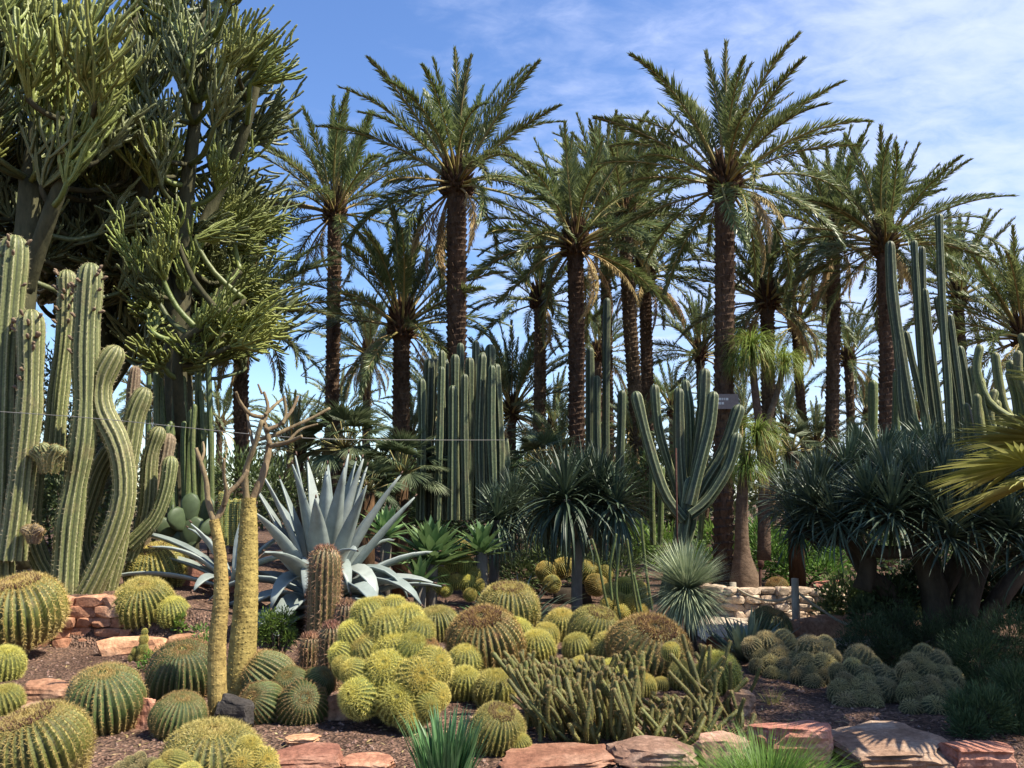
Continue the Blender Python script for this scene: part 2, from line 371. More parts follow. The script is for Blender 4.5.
def rock(mb, c, dims, seed, rz=0., n=3, planes=13, rough=.06, boxy=.72, strata=0.):
    rnd = random.Random(seed); V, Fc = ico(n)
    pl = [(Vector(v), rnd.uniform(boxy, boxy + .12)) for v in ((1, 0, 0), (-1, 0, 0), (0, 1, 0), (0, -1, 0), (0, 0, 1), (0, 0, -1))]
    pl = [((v + Vector((rnd.uniform(-.25, .25), rnd.uniform(-.25, .25), rnd.uniform(-.15, .15)))).normalized(), d) for v, d in pl]
    for _ in range(planes):
        v = Vector((rnd.gauss(0, 1), rnd.gauss(0, 1), rnd.gauss(0, .8))).normalized(); pl.append((v, rnd.uniform(.82, .98)))
    off = Vector((rnd.uniform(0, 99),) * 3); a = rnd.random(); b = len(mb.V); rot = Matrix.Rotation(rz, 3, 'Z')
    for v in V:
        q = v * 1.25
        for m, d in pl:
            e = q.dot(m) - d
            if e > 0: q = q - m * e
        q = q * (1 + rough * noise.fractal(v * 2.2 + off, 1, 2, 5))
        if strata: k = 1 + strata * (noise.noise(Vector((off.x, 0, q.z * 9 + .8 * q.x))) ) ; q = Vector((q.x * k, q.y * k, q.z))
        q = rot @ Vector((q.x * dims[0], q.y * dims[1], q.z * dims[2])); mb.v(Vector(c) + q, a)
    for f in Fc: mb.f(*(b + i for i in f))
def leafcloud(mb, clumps, n, L, W, seed, upb=.4, shell=.5):
    rnd = random.Random(seed); tot = sum(r ** 2 for _, r in clumps)
    for c, r in clumps:
        for _ in range(int(n * r * r / tot)):
            u = Vector((rnd.gauss(0, 1), rnd.gauss(0, 1), rnd.gauss(0, 1))).normalized()
            q = Vector(c) + u * r * (rnd.uniform(shell, 1) * (1 + .25 * noise.noise(u * 2.5 + Vector(c))))
            d = (u + Vector((rnd.uniform(-.7, .7), rnd.uniform(-.7, .7), upb + rnd.uniform(-.6, .6)))).normalized()
            diamond(mb, q, d, L * rnd.uniform(.6, 1.3), W * rnd.uniform(.7, 1.2), Vector((rnd.uniform(-1, 1), rnd.uniform(-1, 1), rnd.uniform(-1, 1))), rnd.random())
# ------------------------------------------------------------------ ground: one sheet out to the horizon
def axis(lo, hi, step, far):
    a = []; v = lo
    while v <= hi: a.append(v); v += step
    g = step; L = lo; pre = []
    while L > -far: g *= 1.35; L -= g; pre.append(L)
    g = step; H = a[-1]; post = []
    while H < far: g *= 1.35; H += g; post.append(H)
    return pre[::-1] + a + post
m, n, o = M_('soil'); b = princ(n, .95, .08); oc = ocoord(n)
nz = tnoise(n, 1.1, 5, .6, oc); gv = n.nodes.new('ShaderNodeTexVoronoi'); gv.inputs['Scale'].default_value = 42; lk(n, oc, gv.inputs['Vector'])
c1 = ramp(n, nz, [(.35, (.095, .060, .045)), (.62, (.165, .108, .080))])
sepc = n.nodes.new('ShaderNodeSeparateColor'); lk(n, gv.outputs['Color'], sepc.inputs[0])
c2 = ramp(n, sepc.outputs[0], [(0, (.35, .32, .3)), (.55, (.85, .85, .85)), (.9, (1.25, 1.15, 1.1)), (1, (2.0, 1.85, 1.7))])
mx = n.nodes.new('ShaderNodeMix'); mx.data_type = 'RGBA'; mx.blend_type = 'MULTIPLY'; mx.inputs['Factor'].default_value = .9
lk(n, c1, mx.inputs['A']); lk(n, c2, mx.inputs['B']); lk(n, mx.outputs['Result'], b.inputs['Base Color'])
bump(n, b, gv.outputs['Distance'], .9, .03); lk(n, b.outputs[0], o.inputs[0]); MT['soil'] = m
XS = axis(-8, 9, .09, 500); YS = axis(1, 17, .09, 700)
mb = MB()
for y in YS:
    for x in XS: mb.v((x, y, gz(x, y)))
W_ = len(XS)
for j in range(len(YS) - 1):
    for i in range(W_ - 1): mb.f(j * W_ + i, j * W_ + i + 1, (j + 1) * W_ + i + 1, (j + 1) * W_ + i)
link('ground', mb.mesh('ground', MT['soil']))['kind'] = 'structure'

# gravel: nobody could count it
mb = MB(); rnd = random.Random(5)
for _ in range(11000):
    y = 4.6 + 7 * rnd.random() ** 1.5; x = rnd.uniform(-.72, .72) * y
    s = rnd.uniform(.005, .017) * (1.6 if rnd.random() < .06 else 1); p = Vector((x, y, gz(x, y) + s * .3)); a = rnd.random(); q = []
    for k in range(4):
        an = k * 1.571 + rnd.uniform(-.4, .4); q.append(mb.v(p + Vector((math.cos(an) * s, math.sin(an) * s * rnd.uniform(.6, 1), rnd.uniform(-.3, .1) * s)), a))
    t = mb.v(p + Vector((rnd.uniform(-.3, .3) * s, rnd.uniform(-.3, .3) * s, s * .75)), a)
    for k in range(4): mb.f(q[k], q[(k + 1) % 4], t)
MT['gravel'] = stone('gravel', (.16, .09, .065), (.27, .17, .125), (.42, .33, .27), 12)
g = link('gravel', mb.mesh('gravel', MT['gravel'], False)); tag(g, 'reddish brown gravel scattered over the planting beds', 'gravel', kind='stuff')

mb = MB(); rnd = random.Random(15)      # dry leaves and bits of stem
for _ in range(2600):
    y = 4.7 + 7 * rnd.random() ** 1.5; x = rnd.uniform(-.72, .72) * y; an = rnd.uniform(0, 6.28); d = Vector((math.cos(an), math.sin(an), rnd.uniform(-.15, .35))).normalized()
    diamond(mb, Vector((x, y, gz(x, y) + .012)), d, rnd.uniform(.02, .075), rnd.uniform(.004, .016), Vector((rnd.uniform(-.5, .5), rnd.uniform(-.5, .5), 1)), rnd.random())
g = link('leaf_litter', mb.mesh('leaf_litter', MT['frond_dry'], False)); tag(g, 'dry tan leaf litter strewn over the gravel', 'leaf litter', kind='stuff')

# ------------------------------------------------------------------ stone walls
def wall(name, label, cat, path, courses, hh, dep, mat, seed, topvar=.04):
    """courses of rough stones laid along a plan polyline"""
    rnd = random.Random(seed); pts = [Vector((x, y, 0)) for x, y in path]
    seg = [(pts[i], pts[i + 1]) for i in range(len(pts) - 1)]; tot = sum((b - a).length for a, b in seg)
    def at(u):
        for a, b in seg:
            l = (b - a).length
            if u <= l: return a.lerp(b, u / l), (b - a).normalized()
            u -= l
        return seg[-1][1], (seg[-1][1] - seg[-1][0]).normalized()
    base = pts[0].copy(); base.z = gz(base.x, base.y - .15); mb = MB()
    for c in range(courses):
        u = rnd.uniform(-.2, 0)
        while u < tot:
            L = rnd.uniform(.16, .44) * (hh / .14); p, d = at(max(0, min(tot, u + L / 2))); z0 = gz(p.x, p.y - .25)
            h = hh * rnd.uniform(.85, 1.25)
            rock(mb, Vector((p.x, p.y + rnd.uniform(-.03, .03), z0 + hh * (c + .5) - .02)) - base, (L * .66, dep * .6, h * .64), rnd.random() * 1e6, math.atan2(d.y, d.x) + rnd.uniform(-.08, .08), 2, 7, .05, .74)
            u += L
    t = link(name, mb.mesh(name, mat, False)); t.location = base; tag(t, label, cat); return t
a = P(20, 650, 9.62); bq = P(122, 650, 9.66)
wall('stone_wall', 'dry stone wall of reddish blocks below the tall column cacti', 'stone wall', [(a.x - 1.5, 9.62), (a.x + .3, 9.62), (bq.x, 9.68)], 5, .112, .16, MT['rock_wall'], 3)
a = G(118, 655); bq = G(205, 648)
wall('stone_edging', 'single row of brown stones edging the bed under the shaded golden barrel', 'stone edging', [(a.x, a.y), (bq.x, bq.y)], 1, .2, .16, MT['rock_wall'], 8)
a = G(738, 618); bq = G(838, 618)
wall('stone_wall', 'sunlit pale stone wall behind the rope fence', 'stone wall', [(a.x - .4, a.y + .5), (a.x, a.y), (bq.x, bq.y + .1), (bq.x + .9, bq.y + .9)], 4, .105, .2, MT['rock_tan'], 12)
a = G(812, 640); bq = G(880, 636)
wall('stone_edging', 'low shaded reddish stone edging under the drooping fence rope', 'stone edging', [(a.x, a.y + .1), (bq.x, bq.y + .1)], 1, .26, .2, MT['rock_red'], 14)
a = P(120, 600, 10.9); bq = P(232, 600, 11.2)
wall('stone_edging', 'pink stone edging behind the golden barrels, left of the grey agave', 'stone edging', [(a.x, 11.1), (bq.x, 11.3)], 1, .26, .2, MT['rock_red'], 15)
# pale sandy path
mb = MB(); rows = []
for y in [9.6 + .15 * i for i in range(30)]:
    rows.append([(x, y) for x in (2.2 + .09 * (y - 9.6) + .1 * math.sin(y), 2.9 + .1 * (y - 9.6), 3.6 + .12 * (y - 9.6), 4.4 + .16 * (y - 9.6))])
for i, r in enumerate(rows):
    for x, y in r: mb.v((x, y, max(gz(x, y), gz(x + .05, y), gz(x, y + .07)) + .012))
for i in range(len(rows) - 1):
    for k in range(3): mb.f(i * 4 + k, i * 4 + k + 1, i * 4 + k + 5, i * 4 + k + 4)
link('path', mb.mesh('path', plain('path_sand', (.42, .35, .27), .95, .05, 0, 14, .25)))['kind'] = 'structure'

# ------------------------------------------------------------------ rocks
def put_rock(px, py, wpx, hpx, label, mat, seed, Y=None, dp=None, rz=0., n=4, group=None, name='rock'):
    """rock whose visible top-left..bottom box is centred on px,py"""
    p = G(px, py + hpx / 2) if Y is None else P(px, py, Y)
    if Y is not None: p.z = gz(p.x, p.y)
    s = (p.y / ray(px, py).y) / F; w = wpx * s / 2; h = hpx * s / 2
    mb = MB(); rock(mb, (0, 0, h * .68), (w * 1.3, (dp or w * .8) * 1.1, h * 1.2), seed, rz, n, 8, .10, .72, .09)
    t = link(name, mb.mesh(name, mat, False)); t.location = (p.x, p.y + (dp or w * .8) * .6, gz(p.x, p.y)); tag(t, label, 'rock', group); return t
put_rock(43, 694, 42, 22, 'flat orange red rock left of the large green barrel', MT['rock_red'], 1, n=4)
put_rock(40, 713, 34, 18, 'pale pinkish rock just below a flat orange rock at the left', MT['rock_pale'], 2)
put_rock(142, 712, 18, 34, 'small pink rock wedged between two green barrels', MT['rock_red'], 3)
put_rock(300, 762, 74, 18, 'flat orange slab at the bottom beside the fuzzy yellow cactus', MT['rock_red'], 4)
put_rock(365, 768, 50, 12, 'flat pink slab left of the blue green bulb leaves', MT['rock_red'], 44)
put_rock(565, 764, 104, 12, 'broad flat red sandstone slab in front of the trailing cacti', MT['rock_red'], 5, rz=.15)
put_rock(655, 758, 80, 24, 'angular pale topped rock at the front of the bed', MT['rock_pale'], 6, rz=-.1)
put_rock(722, 752, 46, 32, 'tan rock with a rounded top left of the bright grass', MT['rock_pale'], 7)
put_rock(800, 742, 72, 36, 'red boulder behind the bright grass tuft', MT['rock_red'], 8, rz=.1)
put_rock(900, 760, 104, 30, 'long ledge rock with sunlit pale top and dark front', MT['rock_pale'], 29, rz=.05, dp=.42)
put_rock(985, 762, 66, 30, 'dark shaded red rock under the juniper at the lower right', MT['rock_red'], 10)
put_rock(405, 652, 16, 20, 'pink rock seen between red barrels and the yellow cluster', MT['rock_red'], 11)
put_rock(338, 705, 26, 30, 'pink rock between the green clump and yellow headed cluster', MT['rock_red'], 12)
put_rock(440, 612, 40, 10, 'low brown stone behind the big yellow headed cluster', MT['rock_wall'], 13)
put_rock(728, 645, 34, 14, 'pink sunlit rock behind the snake cactus tips', MT['rock_red'], 14)
put_rock(742, 703, 24, 28, 'round pale boulder right of the snake cactus', MT['rock_pale'], 15)
put_rock(30, 566, 24, 14, 'pink stone on the terrace behind the leftmost barrel', MT['rock_red'], 16, Y=11)
put_rock(836, 568, 36, 18, 'pink boulder beyond the rope fence near the dragon tree', MT['rock_red'], 17, Y=14)
put_rock(800, 582, 30, 12, 'white stone lying on top of the pale wall', MT['rock_tan'], 18, Y=13.4)
put_rock(300, 742, 30, 9, 'brown flat stone sunk in soil before the green clump', MT['rock_wall'], 19)
put_rock(232, 712, 34, 34, 'rough dark rock at the foot of the yellow trunks', MT['rock_dark'], 20)

# ------------------------------------------------------------------ rope fence, stake, wire, sign
def px_path(pts, Y): return [P(x, y, Y) for x, y in pts]
b0 = G(797, 637); t = thing('rope_fence', 'rope strung from a weathered wooden post before the pale wall', 'rope fence', b0)
Yp = b0.y; sc_ = S(Yp, 600)
mb = MB(); tube(mb, [(0, 0, -.1), (0, 0, .3), (0.004, 0, 57 * sc_)], [.048, .046, .043], 10); link('post', mb.mesh('post', MT['wood']), t)
q = G(930, 650)
for pts, nm in (([(797, 592, Yp), (822, 610, Yp - .1), (852, 625, Yp - .25), (905, 622, Yp - .6)], 'rope'), ([(797, 593, Yp), (782, 600, Yp + .3), (764, 600, Yp + .7), (748, 595, Yp + 1.2), (733, 586, Yp + 1.6)], 'rope')):
    mb = MB(); tube(mb, [P(*p) - b0 for p in spline(pts, 24)], .016, 6); link(nm, mb.mesh(nm, MT['rope']), t)
mb = MB(); e = P(733, 586, Yp + 1.6) - b0; ge = gz(e.x + b0.x, e.y + b0.y) - b0.z
tube(mb, [(e.x, e.y, ge - .1), (e.x, e.y, e.z + .05)], .045, 10); link('post', mb.mesh('post', MT['wood']), t)
e = P(905, 622, Yp - .6) - b0; ge = gz(e.x + b0.x, e.y + b0.y) - b0.z
mb = MB(); tube(mb, [(e.x, e.y, ge - .1), (e.x, e.y, e.z + .06)], .045, 10); link('post', mb.mesh('post', MT['wood']), t)

b0 = G(761, 614); mb = MB(); h = 48 * S(b0.y); tube(mb, [(0, 0, -.05), (0, 0, h * .5), (.02, 0, h)], [.014, .013, .03], 8)
rock(mb, (0.02, 0, h), (.05, .05, .06), 3, 0, 2, 4)
t = link('rusty_stake', mb.mesh('stake', MT['rust'])); t.location = b0; tag(t, 'short rusty stake with a knobbed top before the pale wall', 'stake')
b0 = G(678, 628); b0 = P(678, 628, 10.6); b0.z = gz(b0.x, b0.y); top = P(676, 448, 10.6) - b0
mb = MB(); tube(mb, [(0, 0, -.1), top * .5, top], .012, 8); t = link('rusty_pole', mb.mesh('pole', MT['rust'])); t.location = b0
tag(t, 'tall thin rusty pole in front of the candelabra cactus', 'pole')
# wire from the left edge to the pole
wp = [(-60, 408, 9.0), (90, 418, 9.3), (250, 434, 9.6), (330, 439, 9.9), (430, 440, 11.6), (505, 440, 14.2)]
pts = [P(*p) for p in spline(wp, 40)]; mb = MB(); tube(mb, [p - pts[0] for p in pts], .0045, 6)
t = link('wire', mb.mesh('wire', MT['wire'])); t.location = pts[0]; tag(t, 'thin grey wire stretched across the garden from the column cacti', 'wire')
# ------------------------------------------------------------------ date palms
def frond(seed, droop, dry=False, dens=140, ll=.110, vang=.6):
    """unit length feather leaf along +X in the XZ plane, hanging by its own curve"""
    rnd = random.Random(seed); mb = MB(); n = 26; pts = []; tg = []; p = Vector((0, 0, 0)); sway = rnd.uniform(-.25, .25)
    for i in range(n + 1):
        s = i / n; a = -droop * s ** 1.5; t = Vector((math.cos(a) * math.cos(sway * s * s), math.sin(sway * s * s), math.sin(a))).normalized()
        if i: p = p + t / n
        pts.append(p.copy()); tg.append(t)
    mb.mi = 1; tube(mb, pts[::2], [.011 * (1 - .8 * i / (n // 2)) + .001 for i in range(n // 2 + 1)], 5, False, .5); mb.mi = 0
    for k in range(dens):
        s = .22 + .77 * (k + .5) / dens; f = s * n; i = min(int(f), n - 1); p = pts[i].lerp(pts[i + 1], f - i); t = tg[i]
        up = Vector((-t.z, 0, t.x)).normalized(); sd = t.cross(up).normalized()
        q = (s - .22) / .78; L = ll * (.55 + 1.3 * q ** .6 * (1 - q) + .2 * (1 - q)) * min(1, .25 + q * 5) * (1 - .35 * q ** 3)
        for sg in (-1, 1):
            be = R(52 - 30 * q) + rnd.gauss(0, .16); va = vang + rnd.gauss(0, .42)
            if dry: va -= 1.1
            d = (t * math.cos(be) + (sd * sg * math.cos(va) + up * math.sin(va)) * math.sin(be)).normalized()
            d.z -= .12 if not dry else .3
            d.normalize(); diamond(mb, p, d, L * rnd.uniform(.8, 1.15), .0098, up * .6 + sd * rnd.uniform(-.5, .5), rnd.random())
    return mb
FR = {}
for i in range(4): FR['up', i] = frond(i, .22 + .1 * i, vang=.75)
for i in range(4): FR['mid', i] = frond(10 + i, .55 + .15 * i)
for i in range(4): FR['low', i] = frond(20 + i, .85 + .15 * i, vang=.35)
for i in range(3): FR['dry', i] = frond(30 + i, .9 + .25 * i, True)
FM = {}
for (k, i), mbx in FR.items():
    for tone in ('frond', 'frond_blue'):
        FM[tone, k, i] = mbx.mesh('palm_frond', [MT['frond_dry'], MT['rachis_dry']] if k == 'dry' else [MT[tone], MT['rachis']])

def palm_trunk(mb, path, r, seed, row=.11, per=11, out=.11):
    """trunk covered by a spiral of cut leaf bases"""
    rnd = random.Random(seed); fr = frames(path); tube(mb, path, [r * .93 * (1 + .05 * math.sin(i * 1.3)) for i in range(len(path))], 14)
    L = sum((Vector(path[i + 1]) - Vector(path[i])).length for i in range(len(path) - 1)); u = 0; k = 0
    m = len(fr) - 1; rows = int(L / row)
    for j in range(rows):
        for c in range(per):
            u = (j + c / per) / rows
            if u >= .995: continue
            f = u * m; i = min(int(f), m - 1); w = f - i
            p = fr[i][0].lerp(fr[i + 1][0], w); t = fr[i][1]; x = fr[i][2]; y = fr[i][3]
            a = 6.2832 * (c / per + (j % 2) * .5 / per) + rnd.uniform(-.05, .05)
            nn = x * math.cos(a) + y * math.sin(a); sd = t.cross(nn); hw = math.pi * r / per * .93
            o = r * out * rnd.uniform(.6, 1.4); h = row * rnd.uniform(.8, 1.05)
            A = [mb.v(p + nn * r * .9 - sd * hw - t * h * .45), mb.v(p + nn * r * .9 + sd * hw - t * h * .45)]
            B = [mb.v(p + nn * (r + o) - sd * hw * .8 + t * h * .38, 1), mb.v(p + nn * (r + o) + sd * hw * .8 + t * h * .38, 1)]
            C = [mb.v(p + nn * r * .88 - sd * hw * .85 + t * h * .5), mb.v(p + nn * r * .88 + sd * hw * .85 + t * h * .5)]
            mb.f(A[0], A[1], B[1], B[0]); mb.f(B[0], B[1], C[1], C[0]); mb.f(A[0], B[0], C[0]); mb.f(A[1], C[1], B[1])
NPALM = [0]
def palm(label, crown, wpx, rad, Y, basex=None, n=44, dry=7, tone='frond', trunk_bottom=None, up=1.0, group='date palms', lowmin=-30, bias=(0, 0)):
    NPALM[0] += 1; seed = NPALM[0] * 17; rnd = random.Random(seed)
    c = P(crown[0], crown[1], Y); s = S(Y, crown[1]); bx = P(basex if basex is not None else crown[0], 480, Y)
    b = Vector((bx.x, Y, gz(bx.x, Y) - .1)); t = thing('date_palm', label, 'palm tree', b, group)
    c = c - b; n = int(n * .98); dry = int(dry * .85 + .5); r = wpx * s * .375; L = rad * s * 1.08; far = Y > 27
    path = [Vector(q) for q in spline([(0, 0, 0), (c.x * .35 + rnd.uniform(-.06, .06), 0, c.z * .35), (c.x * .75, rnd.uniform(-.05, .05), c.z * .7), (c.x, 0, c.z)], 26)]
    mb = MB(); palm_trunk(mb, path, r, seed, .12 if not far else .25, 11 if not far else 8); link('trunk', mb.mesh('palm_trunk', MT['palm_bark'], False), t)
    mb = MB()   # ragged boot of old leaf bases under the fronds
    for j in range(9):
        for k in range(12):
            a = 6.2832 * (k + (j % 2) * .5) / 12 + rnd.uniform(-.15, .15); el = R(-8 + 9.5 * j) + rnd.uniform(-.1, .1)
            q = Vector((math.cos(a) * r * .85, math.sin(a) * r * .85, -.34 * L / 2.6 + .075 * j * L / 2.6)); d = Vector((math.cos(a) * math.cos(el), math.sin(a) * math.cos(el), math.sin(el)))
            tube(mb, [q, q + d * r * .8 + Vector((0, 0, .03)), q + d * r * 1.15 + Vector((0, 0, .10))], [r * .24, r * .18, r * .04], 5)
    tube(mb, [(0, 0, -.45 * L / 2.6), (0, 0, -.2 * L / 2.6), (0, 0, .3 * L / 2.6)], [r * .95, r * 1.35, r * .7], 12)
    link('leaf_boot', mb.mesh('leaf_boot', MT['palm_boot'], False), t, Matrix.Translation(c))
    top = c + Vector((0, 0, .12 * L / 2.6))
    for i in range(n):
        u = (i + .5) / n; el = 86 - (86 - lowmin) * u ** 1.15 + rnd.gauss(0, 8); az = i * 2.39996 + rnd.uniform(-.3, .3)
        k = 'up' if el > 52 else 'mid' if el > 8 else 'low'
        l = L * (.86 + .22 * math.sin(u * 2.6)) * rnd.uniform(.86, 1.08) * (up if k == 'up' else 1)
        lift = {'up': 3, 'mid': 10, 'low': 10}[k]
        m = Matrix.Translation(top + Vector((math.cos(az) * r * .5, math.sin(az) * r * .5, -.35 * u * L / 2.6))) @ Matrix.Rotation(az, 4, 'Z') @ Matrix.Rotation(-R(el + lift), 4, 'Y') @ Matrix.Rotation(rnd.uniform(-.7, .7), 4, 'X') @ Matrix.Diagonal((l, l, l, 1))
        link('frond', FM[tone, k, rnd.randrange(4)], t, m)
    for i in range(dry):
        az = rnd.uniform(0, 6.28); l = L * rnd.uniform(.55, .8)
        m = Matrix.Translation(top + Vector((math.cos(az) * r, math.sin(az) * r, -.4 * L / 2.6))) @ Matrix.Rotation(az, 4, 'Z') @ Matrix.Rotation(R(rnd.uniform(18, 55)), 4, 'Y') @ Matrix.Rotation(rnd.uniform(-.4, .4), 4, 'X') @ Matrix.Diagonal((l, l, l, 1))
        link('dry_frond', FM['frond', 'dry', rnd.randrange(3)], t, m)
    return t, c, s
big, bigc, bigs = palm('tallest dark trunked date palm with the brown sign on its trunk', (725, 178), 25, 128, 15, 719, 46, 3, bias=(1, 0))
palm('tall date palm whose high crown stands left of the centre sky gap', (457, 178), 25, 118, 18, 457, 46, 6)
palm('date palm with bushy crown just right of the euphorbia tree', (335, 208), 18, 100, 21, 334, 48, 5)
palm('date palm with low crown and drooping pale dry fronds, before the tallest left trunk', (402, 322), 22, 108, 19.5, 400, 44, 12)
palm('small slim date palm with a neat crown between two thicker trunks', (540, 298), 16, 70, 25, 540, 34, 3)
palm('date palm with shaggy trunk and a dense crown left of the twin trunks', (575, 240), 21, 108, 20, 580, 50, 6)
palm('date palm of the leaning twin pair, thicker bare grey trunk', (625, 214), 18, 92, 22, 640, 46, 5, 'frond', group='date palms')
palm('date palm of the twin pair, thinner upright trunk behind', (645, 272), 16, 80, 24.5, 649, 40, 8)
palm('date palm behind the ponytail tufts with pale hanging dry fronds', (767, 296), 18, 92, 23, 764, 46, 9)
palm('slim leaning date palm just right of the ponytail tufts', (796, 322), 12, 66, 26, 808, 38, 6)
palm('date palm with dense drooping crown left of the tallest right palm', (833, 236), 17, 98, 21.5, 828, 52, 8)
palm('tall date palm at the right whose crown rises over the column cacti', (884, 240), 20, 98, 18.5, 884, 54, 6)
palm('small distant date palm glimpsed under the drooping crowns at right', (848, 358), 11, 56, 31, 851, 32, 5)
palm('date palm behind the tall right column cacti', (958, 294), 13, 80, 25.5, 962, 42, 5)
palm('date palm at the right edge with loose arching fronds', (1022, 332), 16, 100, 22, 1026, 46, 4)
palm('dark trunked date palm behind the branching yellow trunked succulent', (243, 318), 19, 104, 17.5, 240, 46, 5, 'frond_blue')
palm('low crowned date palm right of the pipe organ cactus clump', (512, 408), 12, 82, 27, 510, 44, 10, 'frond_blue')
palm('distant palm crown showing through the gap between thick trunks', (598, 352), 10, 58, 32, 598, 36, 4, 'frond_blue')
palm('date palm partly hidden behind the tallest dark trunk', (700, 352), 11, 64, 30, 704, 36, 4)
palm('distant date palm with drooping fronds behind the low crowned palm', (368, 352), 10, 66, 29, 366, 40, 8, 'frond_blue')
palm('palm crown directly above the twin trunks', (604, 205), 14, 86, 26, 612, 44, 6)
palm('distant date palm half hidden behind the euphorbia foliage', (160, 395), 12, 72, 28, 160, 36, 4, 'frond_blue')
FAR = [(290, 438, 'far palm low behind the agave tips'), (438, 405, 'far palm behind the pipe organ cactus tops'), (552, 425, 'far palm at the foot of the slim neat palm'),
       (630, 425, 'far palm behind the candelabra cactus arms'), (672, 408, 'far palm low in the gap left of the tallest trunk'), (742, 420, 'far palm behind the ponytail trunk'),
       (785, 425, 'far palm low between leaning and upright trunks'), (868, 418, 'far palm in the gap beside the right tall trunk'), (915, 415, 'far palm behind the right column cacti stems'),
       (985, 420, 'far palm behind the curling euphorbia at right'), (220, 425, 'far palm behind the thin upright stems'), (340, 415, 'far palm left of the shaggy low palm')]
for i, (x, y, l) in enumerate(FAR):
    palm(l + ', small in the distance', (x, y), 8, 52, 36 + (i * 7) % 12, x, 26, 3, 'frond_blue' if i % 2 else 'frond', group='distant palms')

for i, (x, y, Yq, r, l) in enumerate(((470, 452, 20, 52, 'short palm hidden low behind the pipe organ stand'), (560, 448, 21, 50, 'short grey green palm behind the young dragon tree head'), (636, 440, 22, 52, 'short palm filling the gap behind the candelabra cactus'),
        (694, 452, 20.5, 46, 'short palm just left of the tallest trunk, near the ground'), (300, 452, 20, 52, 'short palm behind the grey agave and brown branches'), (410, 440, 23, 50, 'short palm behind the drooping low palm trunk'), (815, 446, 22, 48, 'short palm above the left end of the dragon tree'))):
    palm(l, (x, y), 9, r, Yq, x, 34, 6, 'frond_blue', group='short palms')
# sign plate on the tallest palm
Ys = 14.62; c = P(725.5, 401.5, Ys); s = S(Ys, 401); w, h = 26 * s, 15 * s
t = thing('garden_sign', 'small brown plant sign with two short pale lines on the tallest trunk', 'sign', c)
def box(mb, x0, x1, y0, y1, z0, z1):
    v = [mb.v((x, y, z)) for x in (x0, x1) for y in (y0, y1) for z in (z0, z1)]
    for f in ((0, 1, 3, 2), (4, 6, 7, 5), (0, 4, 5, 1), (2, 3, 7, 6), (0, 2, 6, 4), (1, 5, 7, 3)): mb.f(*(v[i] for i in f))
mb = MB(); box(mb, -w / 2, w / 2, -.01, .01, -h / 2, h / 2); link('plate', mb.mesh('plate', MT['sign'], False), t)
mb = MB(); rnd = random.Random(2)
for z, x0, x1 in ((.16, -.42, .1), (-.12, -.28, -.08)):
    x = x0 * w; mb = MB()
    while x < x1 * w:
        l = rnd.uniform(.02, .05); box(mb, x, x + l, -.014, -.0105, z * h - .02, z * h + .02); x += l + .012
    link('lettering', mb.mesh('lettering', MT['sign_text'], False), t)
mb = MB(); box(mb, -.06, -.02, .012, .16, -.03, .03); link('bracket', mb.mesh('bracket', MT['rust'], False), t)

# ------------------------------------------------------------------ euphorbia trees
def euph_cluster(seed, n, spread, curl):
    """a spray of upcurving angular stems"""
    rnd = random.Random(seed); mb = MB()
    def stem(p, d, L, r, lvl):
        pts = [p]; q = p.copy(); t = d.copy(); m = 7
        for i in range(m):
            t = (t + Vector((rnd.uniform(-.14, .14), rnd.uniform(-.14, .14), curl * (.34 if lvl else .22) * rnd.uniform(.4, 1.5)))).normalized(); q = q + t * (L / m); pts.append(q.copy())
        fine = spline([tuple(v) for v in pts], 15)
        ribtube(mb, fine, [r * (.62 + .45 * min(1, i / 4)) * (1 + .16 * math.sin(i * 2.3 + seed)) * (1 - .3 * i / 14) for i in range(15)], 4, .45, sub=2, seed=seed)
        if lvl < 2:
            for k in range(rnd.choice((3, 4, 5)) if lvl == 0 else rnd.choice((0, 1, 1, 2))):
                j = rnd.randrange(2, 6); b = pts[j]; tt = (pts[j + 1] - pts[j]).normalized()
                a = rnd.uniform(0, 6.28); o = Vector((math.cos(a), math.sin(a), .2)); dd = (tt * .55 + o * .8).normalized(); stem(b, dd, L * rnd.uniform(.45, .75), r * .88, lvl + 1)
    for i in range(n):
        a = i * 2.4 + rnd.uniform(-.4, .4); ph = spread * math.sqrt((i + .5) / n)
        stem(Vector((0, 0, 0)), Vector((math.sin(ph) * math.cos(a), math.sin(ph) * math.sin(a), math.cos(ph))), rnd.choice((.45, .7, .85, 1.0, 1.3)) * rnd.uniform(.85, 1.15), rnd.uniform(.028, .044), 0)
    return mb
EC = {}
for i in range(10):
    mbx = euph_cluster(i + 1, 8 + i % 4, .5 + .14 * (i % 4), .75 if i % 2 else .5)
    for k in ('euph', 'euph_lit'): EC[k, i] = mbx.mesh('euphorbia_cluster', MT[k])
